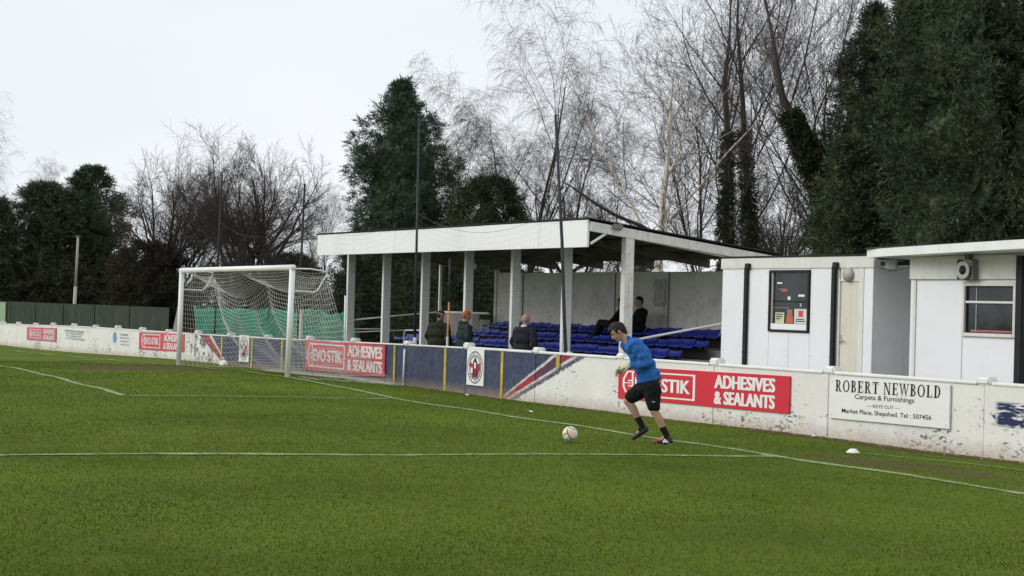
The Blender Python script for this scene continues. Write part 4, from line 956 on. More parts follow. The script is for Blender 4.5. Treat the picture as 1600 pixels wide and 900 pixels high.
def hand_caps(w_, d, n, s=1.0, curl=1.0, thumb=1):
    """wrist w_, direction d, palm normal n (fingers curl to it)"""
    w_ = Vector(w_); d = Vector(d).normalized(); n = Vector(n).normalized(); l = d.cross(n); caps = []
    p1 = w_+d*.085*s; caps += [('c', w_, .024*s, w_+d*.03*s, .027*s)]
    for k, off in enumerate((-.030, -.010, .010, .030)):
        caps.append(('c', w_+d*.02*s+l*off*.6*s, .014*s, p1+l*off*s, .0125*s))
        Ls = (.036, .042, .040, .031)[k]*s; a = p1+l*off*s; dd = d; nn = n
        for j in range(3):
            an = math.radians((28+14*j+4*k)*curl); dd2 = (dd*math.cos(an)+nn*math.sin(an)).normalized(); nn = (nn*math.cos(an)-dd*math.sin(an)).normalized(); dd = dd2
            b = a+dd*Ls*(1, .68, .52)[j]; caps.append(('c', a, (.0098, .0090, .0082)[j]*s, b, (.0090, .0082, .0074)[j]*s)); a = b
    t0 = w_+d*.028*s+l*.026*s*thumb; t1 = t0+(d*.5+l*.75*thumb+n*.35).normalized()*.036*s; t2 = t1+(d*.85+l*.25*thumb+n*.5).normalized()*.03*s; t3 = t2+(d*.9+n*.5).normalized()*.022*s
    caps += [('c', t0, .015*s, t1, .0125*s), ('c', t1, .0115*s, t2, .010*s), ('c', t2, .010*s, t3, .008*s)]; return caps
# --- the running player: local x = running direction, y = towards the camera side, z = up
PX, PY = 18.72, -.47
pl = thing('person', 'young player in blue long sleeved top and black shorts running towards the ball', 'person', (PX, PY, G(PX, PY)), math.atan2(-.862, -.507))
hc = (.728, -.01, 1.592); fw = Vector((.80, .16, -.58)); up = Vector((.58, .02, .80))
hcaps, hq = head_caps(hc, fw, up, 1.06)
neck = (.605, 0, 1.49)
hipL, kneeL, ankL = (.225, .10, .86), (.185, .12, .475), (-.01, .10, .125)     # near, planted leg
hipR, kneeR, ankR = (.30, -.09, .86), (.555, -.10, .60), (.325, -.11, .235)     # far, swinging leg
shL, elL, wrL = (.505, .19, 1.425), (.285, .235, 1.165), (.555, .19, 1.115)
shR, elR, wrR = (.60, -.17, 1.40), (.40, -.26, 1.16), (.62, -.20, 1.05)
def leg(hip, kn, an):
    kn, an = Vector(kn), Vector(an); d_ = (an-kn); calf = kn+d_*.32; back = Vector((-.02, 0, 0)) if True else 0
    perp_ = Vector((-d_.z, 0, d_.x)).normalized(); perp_ = -perp_ if perp_.x > 0 else perp_
    return [('c', hip, .092, tuple(kn), .062), ('c', tuple(kn), .058, tuple(calf+perp_*.014), .062), ('c', tuple(calf+perp_*.014), .062, tuple(kn+d_*.72), .043), ('c', tuple(kn+d_*.72), .043, tuple(an), .037)]
body = hcaps+[('c', tuple(hq(-.03, -.10)), .054, neck, .056), ('c', neck, .06, (.45, 0, 1.32), .10), ('c', (.45, 0, 1.32), .12, (.30, 0, .98), .11), ('c', (.27, .05, .9), .10, (.29, -.05, .9), .10)]
body += leg(hipL, kneeL, ankL)+leg(hipR, kneeR, ankR)+chain([shL, elL, wrL], [.05, .042, .028])+chain([shR, elR, wrR], [.05, .042, .028])
body += hand_caps(wrL, (.93, -.05, -.12), (-.05, -.55, -.8), .95, 1.1, 1)+hand_caps(wrR, (.9, .1, -.35), (0, .8, -.5), .95, 1.1, -1)
for an, t_, h in ((ankL, (.10, .10, .035), (-.05, .10, .05)), (ankR, (.40, -.11, .115), (.285, -.11, .20))): body += [('c', an, .036, t_, .028), ('c', an, .036, h, .034)]
soft('body', body, .0085, M_SKIN, pl, 4)
shirt = [('c', (.585, 0, 1.485), .066, (.545, 0, 1.43), .09), ('e', (.485, .0, 1.385), (.150, .205, .125), (0, .6, 0)), ('e', (.405, 0, 1.27), (.160, .195, .17), (0, .45, 0)), ('e', (.33, 0, 1.11), (.165, .180, .17), (0, .35, 0)), ('e', (.275, 0, .985), (.182, .190, .11), (0, .30, 0)), ('e', (.262, 0, .925), (.190, .195, .065), (0, .28, 0))]
shirt += chain([shL, (.40, .235, 1.30), elL], [.092, .082, .072])+[('c', elL, .070, (.42, .22, 1.135), .062), ('c', (.42, .22, 1.135), .062, tuple(Vector(wrL)-Vector((.01, 0, 0))), .040)]
shirt += chain([shR, (.48, -.24, 1.28), elR], [.08, .07, .058])+[('c', elR, .056, wrR, .042)]
def wr(co):                              # cloth folds
    n = np.sin(co[:, 2]*46+co[:, 0]*21+np.sin(co[:, 1]*13)*2)*.0055+np.sin(co[:, 2]*23-co[:, 0]*40+1)*.005+np.sin(co[:, 0]*70+co[:, 2]*8)*.0015
    c0 = np.array([.4, 0, 0]); d_ = co-c0; d_[:, 2] = 0; d_ /= np.linalg.norm(d_, axis=1)[:, None]+1e-6; return co+d_*n[:, None]
soft('training_top', shirt, .010, M_SHIRT, pl, 5, post=wr)
shorts = [('e', (.27, 0, .885), (.172, .188, .085), (0, .3, 0)), ('e', (.265, .0, .80), (.172, .195, .12)), ('c', (.225, .095, .80), .140, (.20, .115, .585), .108), ('c', (.20, .115, .60), .108, (.192, .118, .565), .106),
          ('c', (.31, -.09, .80), .130, (.46, -.10, .685), .108), ('c', (.46, -.10, .685), .108, (.505, -.10, .655), .100)]
soft('shorts', shorts, .010, M_SHORT, pl, 3, post=wr)
mb = MB(); mb.tube([(.185, .225, .615), (.20, .227, .61), (.225, .223, .618)], .005, 6); mb.build('shorts_emblem', M_SIGNW, pl)
def tuft(co): return co+np.stack([np.sin(co[:, 1]*190+co[:, 2]*90), 0*co[:, 0], np.sin(co[:, 0]*170+co[:, 1]*130)], 1)*.0035
hair = [('c', hq(-.040, .035), .096, hq(-.005, .060), .092), ('c', hq(.02, .080), .066, hq(.074, .072), .034), ('c', hq(-.055, .0), .080, hq(-.065, -.05), .052), ('c', hq(-.03, .01, .05), .05, hq(-.03, .01, -.05), .05), ('c', hq(.02, .04, .062), .034, hq(.02, .0, .074), .016), ('c', hq(.02, .04, -.062), .034, hq(.02, .0, -.074), .016), ('c', hq(.06, .09, .03), .034, hq(.08, .078, -.03), .026)]
soft('hair', hair, .009, M_HAIR, pl, 3, post=tuft)
for sgn in (1, -1):
    mb = MB(); e = hq(.088, .012, .032*sgn); mb.tube([tuple(e), tuple(e+Vector(fw).normalized()*.006)], .010, 8); mb.build('eye', M_EYE, pl)
    a, b = hq(.092, .032, .018*sgn), hq(.082, .034, .048*sgn); MB().tube([tuple(a), tuple(b)], .005, 6).build('eyebrow', M_HAIR, pl)
a, b, c = hq(.092, -.064, .02), hq(.097, -.064, 0), hq(.092, -.064, -.02); MB().tube([tuple(a), tuple(b), tuple(c)], .0045, 6).build('mouth', M_LIP, pl)
for nm, wv, cp in (('glove', wrL, hand_caps(wrL, (.93, -.05, -.12), (-.05, -.55, -.8), 1.12, 1.1, 1)), ('glove', wrR, hand_caps(wrR, (.9, .1, -.35), (0, .8, -.5), 1.12, 1.1, -1))):
    soft(nm, cp+[('c', tuple(Vector(wv)-Vector((.03, 0, 0))), .036, wv, .034)], .006, M_GLOVE, pl, 2)
def sock(kn, an):
    kn, an = Vector(kn), Vector(an); t = an+(kn-an)*.30; return [('c', tuple(t), .049, tuple(an), .043), ('c', tuple(t), .050, tuple(t+(kn-an)*.03), .050)]
soft('sock', sock(kneeL, ankL)+[('c', ankL, .042, (.03, .10, .07), .04)], .008, M_SOCK, pl, 2); soft('sock', sock(kneeR, ankR)+[('c', ankR, .042, (.36, -.11, .17), .038)], .008, M_SOCK, pl, 2)
bt = soft('boot', [('c', (-.055, .10, .052), .043, (.02, .10, .05), .044), ('c', (.02, .10, .05), .046, (.115, .10, .034), .036), ('c', (.115, .10, .034), .036, (.155, .10, .030), .026), ('c', (-.045, .10, .085), .040, (.0, .10, .09), .038)], .007, M_BOOT, pl, 3)
MB().hexa([(-.04, .142, .035), (.06, .150, .030), (.06, .155, .030), (-.04, .147, .035), (.02, .140, .085), (.035, .140, .085), (.035, .146, .085), (.02, .146, .085)]).build('boot_flash', M_SIGNW, bt)
soft('boot_toe', [('c', (.075, .10, .044), .0395, (.158, .10, .031), .0285)], .007, M_BOOTR, bt, 2)
for x in (-.06, -.03, .05, .09, .13): MB().tube([(x, .085, .004), (x, .085, .02)], .007, 6).build('stud', M_SIGNW, bt); MB().tube([(x, .12, .004), (x, .12, .02)], .007, 6).build('stud', M_SIGNW, bt)
h, m_, t_ = Vector((.275, -.11, .195)), Vector((.345, -.11, .145)), Vector((.455, -.11, .062))
bt = soft('boot', [('c', h, .042, m_, .045), ('c', m_, .045, t_, .030), ('c', Vector((.31, -.11, .225)), .04, Vector((.34, -.11, .19)), .04)], .007, M_BOOT, pl, 3)

def standing(label, x, y, rz, coat, trs, headc, hairf, H=1.80, wide=1.0, hood=None, cap=False, collar=None):
    p = thing('person', label, 'person', (x, y, G(x, y)), rz, None); k = H/1.80
    def s(*a): return tuple(q*k for q in a)
    hcaps, q = head_caps(s(.03, 0, 1.67), (1, 0, -.12), (.1, 0, 1), k)
    b = hcaps+[('c', s(.01, 0, 1.56), .055*k, s(0, 0, 1.42), .07*k), ('c', s(0, 0, 1.4), .12*k, s(0, 0, 1.0), .12*k)]
    for sg in (1, -1): b += chain([s(0, .1*sg, .93), s(.02, .11*sg, .5), s(-.01, .11*sg, .09)], [.09*k, .06*k, .045*k])+[('c', s(-.02, .11*sg, .05), .04*k, s(.14, .13*sg, .035), .035*k)]+chain([s(0, .2*sg, 1.42), s(-.03, .27*sg, 1.13), s(.12, .22*sg, .95)], [.05, .045, .03])+hand_caps(s(.12, .22*sg, .95), (.7, -.2*sg, -.5), (0, -sg, -.3), k, 1, 1)
    soft('body', b, .014, headc, p, 3)
    w_ = wide
    j = [('e', s(-.01, 0, 1.40), (.13*w_, .225*w_, .11)), ('e', s(-.01, 0, 1.22), (.155*w_, .225*w_, .20)), ('e', s(-.01, 0, 1.0), (.165*w_, .225*w_, .18)), ('e', s(-.01, 0, .86), (.165*w_, .225*w_, .10)), ('c', s(0, 0, 1.46), .085, s(.0, 0, 1.50), .072)]
    for sg in (1, -1): j += chain([s(0, .19*sg*w_, 1.41), s(-.035, .265*sg*w_, 1.15), s(.09, .245*sg*w_, .97)], [.085, .075, .058])
    def fold(co): return co+np.stack([np.sin(co[:, 2]*30+co[:, 1]*18)*.004, np.sin(co[:, 2]*24+co[:, 0]*20)*.004, 0*co[:, 0]], 1)
    jk = soft('jacket', j, .016, coat, p, 4, post=fold)
    if hood: soft('hood', [('e', s(-.10, 0, 1.49), (.075, .125, .085)), ('c', s(-.06, .09, 1.50), .045, s(.02, .08, 1.50), .04), ('c', s(-.06, -.09, 1.50), .045, s(.02, -.08, 1.50), .04)], .013, hood, jk, 3)
    if collar: soft('collar', [('c', s(-.03, .055, 1.515), .03, s(-.075, 0, 1.51), .032), ('c', s(-.075, 0, 1.51), .032, s(-.03, -.055, 1.515), .03)], .010, collar, jk, 2)
    soft('trousers', [('e', s(0, 0, .88), (.14, .18, .12))]+sum([chain([s(0, .1*sg, .88), s(.02, .11*sg, .5), s(-.01, .11*sg, .12)], [.115, .08, .07]) for sg in (1, -1)], []), .016, trs, p, 3)
    for sg in (1, -1): soft('shoe', [('c', s(-.03, .11*sg, .05), .045, s(.15, .13*sg, .04), .04)], .012, M_BOOT, p, 2)
    if hairf == 'cap':
        soft('flat_cap', [('e', q(-.005, .075), (.105, .098, .040)), ('e', q(.075, .055), (.07, .075, .018))], .010, MAT['dark cap'], p, 3)
        soft('hair', [('c', q(-.045, .0), .070, q(-.05, -.03), .058)], .010, M_HAIR, p, 2)
    elif hairf == 'bald': soft('hair', [('c', q(-.05, -.015, .05), .045, q(-.05, -.015, -.05), .045), ('c', q(-.055, -.02), .050, q(-.05, -.05), .045)], .010, MAT['grey hair'], p, 2)
    else: soft('hair', [('c', q(-.03, .035), .093, q(.0, .05), .089), ('c', q(-.055, -.01), .068, q(-.06, -.04), .05)], .010, hairf, p, 3)
    return p
mat('dark cap', (.03, .028, .026), .9, .2, 30); mat('grey hair', (.30, .24, .20), .9, .2, 40)
C_OLIVE = cloth('dark olive coat', (.022, .024, .014)); C_GREEN = cloth('dark green coat', (.018, .042, .038)); C_NAVY = cloth('navy coat', (.014, .016, .024)); C_TR = cloth('dark trousers', (.02, .02, .024)); C_BLACK = cloth('black coat', (.008, .008, .009))
GING = mat('ginger hair', (.36, .13, .045), .8, .2, 40, bump=.3)
def sx(px, Y): return float(hy(px, 520, Y)[0])
AW = math.radians(96)
standing('man in flat cap and dark olive coat standing behind the thin orange pole', sx(686, 4.35), 4.35, AW+.15, C_OLIVE, C_TR, M_SKINL, 'cap', 1.80, 1.42)
standing('ginger haired man in a dark green hooded coat between two stand posts', sx(727, 4.5), 4.5, AW-.35, C_GREEN, C_TR, M_SKINL, GING, 1.80, 1.34, hood=C_GREEN)
standing('bald man in a navy coat with pale collar in front of the blue seats', sx(820, 4.4), 4.4, AW+.1, C_NAVY, C_TR, M_SKINL, 'bald', 1.80, 1.34, collar=M_OLDWHITE)
def seated(label, x, y, z, rz, coat, slouch):
    p = thing('person', label, 'person', (x, y, z), rz); s = slouch
    hcaps, q = head_caps((.02-s*.12, 0, .72-.08*s), (1, 0, -.1), (-.1*s, 0, 1), .98)
    kz = .02+.1*s
    b = hcaps+[('c', (-.03-s*.12, 0, .62-.07*s), .055, (-.05-s*.1, 0, .5), .07), ('c', (-.05-s*.1, 0, .46), .11, (0, 0, .12), .12)]
    for sg in (1, -1): b += chain([(.02, .09*sg, .08), (.43, .1*sg, .10+kz), (.50+.22*s, .1*sg, -.34+.18*s)], [.08, .06, .045])+chain([(-.06-.1*s, .19*sg, .48), (.02, .25*sg, .25), (.22, .12*sg, .17)], [.05, .043, .03])+hand_caps((.22, .12*sg, .17), (.8, -.3*sg, -.1), (0, 0, -1), .95, 1, sg)+[('c', (.50+.22*s, .1*sg, -.36+.18*s), .04, (.64+.22*s, .1*sg, -.37+.2*s), .035)]
    soft('body', b, .015, M_SKINL, p, 3)
    j = [('e', (-.06-.1*s, 0, .46), (.13, .22, .11)), ('e', (-.03-.06*s, 0, .30), (.15, .21, .2)), ('e', (0, 0, .13), (.17, .21, .12))]
    for sg in (1, -1): j += chain([(-.06-.1*s, .18*sg, .46), (.02, .255*sg, .25), (.20, .13*sg, .17)], [.08, .07, .055])
    soft('coat', j, .016, coat, p, 4)
    soft('trousers', [('e', (0, 0, .08), (.16, .19, .10))]+sum([chain([(.02, .09*sg, .09), (.43, .1*sg, .10+kz), (.50+.22*s, .1*sg, -.31+.18*s)], [.10, .08, .062]) for sg in (1, -1)], []), .016, C_TR, p, 3)
    for sg in (1, -1): soft('shoe', [('c', (.50+.22*s, .1*sg, -.36+.18*s), .045, (.66+.22*s, .1*sg, -.36+.2*s), .04)], .012, M_BOOT, p, 2)
    soft('hair', [('c', q(-.03, .035), .093, q(.0, .05), .089), ('c', q(-.055, -.01), .068, q(-.06, -.04), .05)], .012, M_HAIR, p, 3)
def sxx(px, y): return float(hy(px, 495, y)[0])
seated('person in black leaning back with legs stretched out, seated left of the wide post', sxx(966, 8.35), 8.35, 1.33, math.radians(215), C_BLACK, .6)
seated('person in black sitting upright on the back row, right of the wide post', sxx(998, 8.4), 8.4, 1.33, math.radians(262), C_BLACK, .1)

flush()

# ------------------------------------------------------------------ ball, marker, scraps
bx_, by_ = 18.42, -1.91; bz = G(bx_, by_)
ball = thing('football', 'white and orange football with black curved bands on the grass before the player', 'football', (bx_, by_, bz+.112))
def ballmat():
    b = NB('football print'); tcn = b.n('ShaderNodeTexCoord'); v = b.n('ShaderNodeTexVoronoi'); v.inputs['Scale'].default_value = 8.5; b.l(tcn.outputs['Object'], v.inputs[0])
    n = b.noise(9, 3, .5, tcn.outputs['Object']); c = b.mix(b.ramp(n, .50, .60), (.80, .76, .66), (.78, .50, .30)); n2 = b.noise(40, 3, .6, tcn.outputs['Object']); c = b.mix(b.math('MULTIPLY', b.ramp(n2, .6, .75), .4), c, (.2, .22, .1)); return b.fin(c, .35, .4)
bm = bmesh.new(); bmesh.ops.create_icosphere(bm, subdivisions=4, radius=.108); me = bpy.data.meshes.new('bladder'); bm.to_mesh(me); bm.free(); smooth(me); put('shell', me, ballmat(), ball)
vd = Vector((.862, -.507, .12)).normalized(); rdv = Vector((.507, .862, 0)); ud = rdv.cross(vd)*-1
if ud.z < 0: ud = -ud
def band(pts, wd):
    """pts: (right, up) on the disc facing the camera, radius 1"""
    mb = MB(); V = []; F = []; P_ = []
    for i in range(len(pts)-1):
        for k in range(5):
            t = k/5; P_.append((pts[i][0]*(1-t)+pts[i+1][0]*t, pts[i][1]*(1-t)+pts[i+1][1]*t))
    P_.append(pts[-1]); Q = []
    for a, b in P_:
        rr = min(.999, math.hypot(a, b)); c = math.sqrt(1-rr*rr); Q.append((rdv*a+ud*b+vd*c).normalized())
    for i, q in enumerate(Q):
        t = (Q[min(i+1, len(Q)-1)]-Q[max(i-1, 0)]).normalized(); s = q.cross(t).normalized()
        for sg in (-1, 1): V.append(tuple((q+s*wd*sg).normalized()*.1088))
    for i in range(len(Q)-1): F.append((2*i, 2*i+1, 2*i+3, 2*i+2))
    mb.add(V, F); mb.build('black_band', M_SIGNK, ball, sm=True)
band([(-.45, .55), (-.38, .1), (-.2, -.3), (.1, -.62), (.5, -.72), (.85, -.45)], .06)
band([(-.5, .6), (-.1, .78), (.3, .62), (.6, .5)], .055); band([(-.38, .1), (-.7, -.1), (-.93, -.25)], .05); band([(-.55, -.7), (-.2, -.80), (.2, -.78)], .07); band([(-.1, .78), (-.2, .95)], .05)
cx_, cy_ = 20.36, 1.62; mk = thing('marker_disc', 'small white training marker disc on the grass near the wall', 'marker', (cx_, cy_, G(cx_, cy_)))
mb = MB(); n = 28; prof = [(.098, .0), (.096, .008), (.045, .052), (.028, .055), (.026, .050), (.092, .004)]
V = [(r_*math.cos(2*PI*i/n), r_*math.sin(2*PI*i/n), z) for r_, z in prof for i in range(n)]
mb.add(V, [(j*n+i, j*n+(i+1) % n, (j+1)*n+(i+1) % n, (j+1)*n+i) for j in range(len(prof)-1) for i in range(n)]); mb.build('disc', M_SIGNW, mk, sm=True)
for lab, x, y, s_ in (('scrap of white litter at the foot of the blue wall below the crest board', 7.2, 2.6, .11), ('scrap of pale litter on the grass left of the ball near the goal line', 12.45, 1.03, .09), ('scrap of white litter below the carpet shop board', 18.0, 2.9, .05)):
    mb = MB(); mb.add([(-s_, -.02, .012), (0, -.035, .03), (s_, -.01, .01), (s_*.8, .03, .02), (-.02, .045, .035), (-s_*.9, .03, .01)], [(0, 1, 4, 5), (1, 2, 3, 4)]); o = mb.build('litter', M_OLDWHITE); o.location = (x, y, G(x, y)); tag(o, lab, 'litter')

# ------------------------------------------------------------------ trees
def unit(a): return a/(np.linalg.norm(a, axis=-1, keepdims=True)+1e-9)
def perp(D, rs):
    r = rs.randn(*D.shape); r -= D*(r*D).sum(-1, keepdims=True); return unit(r)
def tubes_np(PTS, RAD, sides):
    K, n, _ = PTS.shape; T = np.gradient(PTS, axis=1); T = unit(T)
    ref = np.where(np.abs(T[..., 2:3]) > .9, np.array([1., 0, 0]), np.array([0, 0, 1.])); A = unit(np.cross(T, ref)); B = np.cross(T, A)
    ang = np.arange(sides)*2*PI/sides
    V = PTS[:, :, None, :]+RAD[:, :, None, None]*(A[:, :, None, :]*np.cos(ang)[None, None, :, None]+B[:, :, None, :]*np.sin(ang)[None, None, :, None])
    base = (np.arange(K)*n*sides)[:, None, None]+(np.arange(n-1)*sides)[None, :, None]; k = np.arange(sides)[None, None, :]; k2 = (k+1) % sides
    F = np.stack([base+k, base+k2, base+sides+k2, base+sides+k], -1).reshape(-1, 4); return V.reshape(-1, 3), F
def skeleton(seed, stems, levels):
    """stems: list of (pos, dir, length, radius); levels: dicts nseg jit trop n start ang ratio rr"""
    rs = np.random.RandomState(seed); P0 = np.array([s[0] for s in stems], float); D0 = unit(np.array([s[1] for s in stems], float))
    L = np.array([s[2] for s in stems], float); R_ = np.array([s[3] for s in stems], float); out = []
    for li, lv in enumerate(levels):
        K = len(P0); n = lv['nseg']; PT_ = np.zeros((K, n+1, 3)); PT_[:, 0] = P0; DD = np.zeros((K, n+1, 3)); DD[:, 0] = D0; D = D0.copy()
        for i in range(n):
            D = unit(D+rs.randn(K, 3)*lv['jit']+np.array([0, 0, lv['trop']])); PT_[:, i+1] = PT_[:, i]+D*(L/n)[:, None]; DD[:, i+1] = D
        taper = np.linspace(1, lv.get('tip', .35), n+1); out.append((PT_, R_[:, None]*taper[None, :]))
        if li == len(levels)-1: break
        nch = lv['n']; t = lv['start']+(1-lv['start'])*(np.arange(nch)[None, :]+rs.rand(K, nch))/nch; f = t*n; i0 = np.minimum(f.astype(int), n-1); fr = (f-i0)[..., None]
        ki = np.arange(K)[:, None]; P1 = PT_[ki, i0]*(1-fr)+PT_[ki, i0+1]*fr; D1 = DD[ki, i0+1].reshape(-1, 3)
        ang = np.radians(lv['ang']*(1+.35*rs.randn(len(D1))))[:, None]; q = perp(D1, rs)
        D0 = unit(D1*np.cos(ang)+q*np.sin(ang)); P0 = P1.reshape(-1, 3)
        tt = t.reshape(-1); L = (L[:, None]*np.ones(nch)).reshape(-1)*lv['ratio']*(1.02-lv.get('fall', .38)*tt)*(.65+.7*rs.rand(len(tt)))
        R_ = (R_[:, None]*np.ones(nch)).reshape(-1)*(1-(1-lv.get('tip', .35))*tt)*lv['rr']; R_ = np.maximum(R_, .0042)
    return out
def bare_mesh(name, seed, stems, levels, sides=(9, 6, 4, 3, 3)):
    sk = skeleton(seed, stems, levels); res_ = []
    for grp, nm in ((range(0, 2), name+'_trunk'), (range(2, len(sk)), name+'_crown')):
        Vs, Fs, off = [], [], 0
        for i in grp:
            V, F = tubes_np(sk[i][0], sk[i][1], sides[i]); Vs.append(V); Fs.append(F+off); off += len(V)
        me = meshnp(nm, np.concatenate(Vs), np.concatenate(Fs))
        if grp[0] == 0: smooth(me)
        res_.append(me)
    return res_, sk
def LV(nseg, jit, trop, n=0, start=.3, ang=35, ratio=.6, rr=.5, tip=.35): return dict(nseg=nseg, jit=jit, trop=trop, n=n, start=start, ang=ang, ratio=ratio, rr=rr, tip=tip)
# unit height 1 = 10 m trees; built at real size
SPREAD = [LV(5, .04, .03, 9, .30, 42, 1.45, .50, .55, ), LV(9, .065, .05, 11, .2, 38, .44, .46, .20), LV(6, .09, .05, 9, .12, 38, .52, .52, .3), LV(5, .10, .03, 6, .12, 36, .58, .6, .4), LV(3, .11, .03)]
UPRIGHT = [LV(7, .06, .05, 13, .18, 40, .66, .50, .25), LV(8, .07, .07, 10, .15, 36, .46, .5, .25), LV(6, .09, .05, 7, .12, 36, .55, .55, .3), LV(5, .10, .03, 5, .12, 36, .6, .6, .4), LV(3, .11, .03)]
BIRCH = [LV(12, .045, .05, 11, .20, 40, .66, .42, .15), LV(10, .06, .03, 10, .14, 40, .40, .42, .15), LV(8, .09, -.02, 8, .1, 42, .62, .48, .35), LV(5, .08, -.22, 4, .1, 30, .80, .62, .5), LV(4, .06, -.32)]
def bare_tree(label, meshes, x, y, sc, rz, mt=None, mc=None, name='bare_tree', group='bare winter trees behind the ground', cat='tree', zs=1.0):
    r = thing(name, label, cat, (x, y, -.4), rz, group); r.scale = (sc, sc, sc*zs)
    for me, nm, m in ((meshes[0], 'trunk', mt or M_BARKD), (meshes[1], 'crown', mc or M_TWIG)):
        o = bpy.data.objects.new(nm, me); COL.objects.link(o); o.parent = r
        if not me.materials: me.materials.append(m)
        elif me.materials[0] != m:
            o.data = me
            o.material_slots[0].link = 'OBJECT'; o.material_slots[0].material = m
    return r
O3 = (0, 0, 0)
def HM(ms): 
    z = 0
    for me in ms:
        co = np.empty(len(me.vertices)*3, np.float32); me.vertices.foreach_get('co', co); z = max(z, float(np.percentile(co[2::3], 99.6)))
    return z
mA, _ = bare_mesh('spreading_a', 11, [(O3, (0, 0, 1), 3.0, .17), ((.25, .1, 0), (.3, .12, 1), 2.8, .13)], SPREAD)
mB, _ = bare_mesh('spreading_b', 23, [(O3, (.03, 0, 1), 3.3, .19)], SPREAD)
mC, _ = bare_mesh('upright_a', 37, [(O3, (0, .03, 1), 8.2, .09), ((.3, 0, 0), (.15, .1, 1), 7.0, .075)], UPRIGHT)
mD, _ = bare_mesh('upright_b', 41, [(O3, (.05, 0, 1), 8.8, .085)], UPRIGHT)
mE, _ = bare_mesh('birch_a', 53, [(O3, (0, 0, 1), 13.2, .15), ((.0, 0, 3.6), (-.55, .35, 1), 8.6, .085), ((.0, 0, 4.2), (.5, -.3, 1), 8.0, .08)], BIRCH)
mF, _ = bare_mesh('birch_b', 67, [(O3, (.05, .03, 1), 15.5, .30)], BIRCH)
def hscale(px, ytop, depth, ms): return (zat(px, ytop, depth)+.4)/HM(ms)
T = [ # label, meshes, px, depth, ytop, rot
 ('bare spreading tree between the left conifers and the goal', mA, 240, 92, 240, .4),
 ('tallest bare spreading tree above the middle of the goal crossbar', mB, 358, 86, 208, 1.3),
 ('bare twin stemmed tree above the right half of the crossbar', mA, 425, 90, 222, 3.9),
 ('bare upright tree filling the gap between the near goalpost and the tall conifer', mC, 508, 92, 270, 2.2),
 ('low bare tree just left of the dark pole behind the goal', mC, 300, 104, 268, 5.1),
 ('bare upright tree behind the stand roof just left of the pale birch', mD, 965, 74, 190, .5),
 ('bare tree seen behind the leaning net pole above the stand', mB, 890, 78, 200, 2.8),
 ('bare upright tree left of the drooping birch above the stand', mD, 705, 84, 235, 4.4),
 ('tall bare spreading tree right of the pale birch trunk', mC, 1096, 72, 40, 1.9),
 ('low bare tree behind the roof end left of the kiosk cabin', mA, 1200, 82, 235, .9),
 ('thin bare tree rising behind the left edge of the tall right hand conifers', mC, 1290, 62, -60, 4.0),
]
for lab, ms, px, dep, yt, rz in T:
    x, y = at(px, dep); bare_tree(lab, ms, x, y, hscale(px, yt, dep, ms), rz)
gb = 'silver birches with drooping twigs'
x, y = at(822, 66); bare_tree('slender drooping birch rising behind the left part of the stand roof', mE, x, y, hscale(822, -30, 66, mE), .8, M_BARK, M_TWIG, 'birch_tree', gb)
x, y = at(1033, 56); b2 = bare_tree('tall birch with pale orange white trunk above the stand gable', mF, x, y, hscale(1033, -120, 56, mF), 2.4, M_BIRCH, M_TWIG, 'birch_tree', gb)
x, y = at(725, 74); bare_tree('shorter drooping birch leaning left beside the tall conifer', mE, x, y, hscale(725, 110, 74, mE), 3.6, M_BARK, M_TWIG, 'birch_tree', gb)
x, y = at(-22, 95); bare_tree('hazy drooping birch cut by the left edge of the view', mE, x, y, hscale(-22, 165, 95, mE), 5.0, M_BARK, M_TWIG, 'birch_tree', gb)
# pale fallen looking limb of the birch reaching left over the roof
def limb(label, pts, rad, m, name='tree_limb'):
    r = thing(name, label, 'branch', pts[0]); P0 = np.array(pts[0]); MB().tube([tuple(np.array(q)-P0) for q in pts], rad, 8).build('limb', m, r, sm=True); return r
def wp(px, y, d): q = CP+ray(px, y)*d; return tuple(q)
sk_limb = [wp(1035, 372, 55), wp(1000, 352, 54.6), wp(965, 338, 54.3), wp(930, 318, 54), wp(900, 296, 54), wp(878, 283, 54)]

def spray_mesh(name, centers, dirs, size, seed, leaf=(.46, .045), per=8, droop=.35):
    """sprays of narrow leaflets: centers (N,3), dirs (N,3) unit, size (N)"""
    rs = np.random.RandomState(seed); Nn = len(centers); side = perp(dirs, rs); k = np.arange(per); s = k/(per-1)
    sg = np.where(k % 2 == 0, 1, -1)*(k < per-1)
    base = centers[:, None, :]+dirs[:, None, :]*(s*.75*size[:, None])[..., None]
    base = base+np.array([0, 0, -1.])*(droop*(s**2)*size[:, None])[..., None]
    ld = unit(dirs[:, None, :]*(.55+.6*s)[None, :, None]+side[:, None, :]*(sg*1.0)[None, :, None]+rs.randn(Nn, per, 3)*.25+np.array([0, 0, -.3*droop]))
    Ls = (size[:, None]*leaf[0]*(1.15-.4*s)[None, :]*(.7+.6*rs.rand(Nn, per)))[..., None]
    wv = unit(np.cross(ld, perp(ld.reshape(-1, 3), rs).reshape(Nn, per, 3)))*(size[:, None]*leaf[1]*np.ones(per))[..., None]
    V = np.stack([base-wv, base+wv, base+ld*Ls], 2).reshape(-1, 3); i = np.arange(Nn*per)*3
    return V, np.stack([i, i+1, i+2], 1)
def profile_conifer(u, kind):
    if kind == 'cone': return np.clip(1-u, 0, 1)**.66*.97+.03
    if kind == 'tip': return np.interp(u, [0, .5, .72, .82, .88, .93, 1], [1, .96, .80, .62, .36, .13, .03])
    if kind == 'column': return np.where(u < .70, .84+.16*np.sin(u*4), (np.clip((1-u)/.30, 0, 1))**.7*.95)
    return np.sqrt(np.clip(1-(np.clip(u-.30, 0, 1)/.70)**2, 0.02, 1))*(.75+.25*np.clip(u/.3, 0, 1))
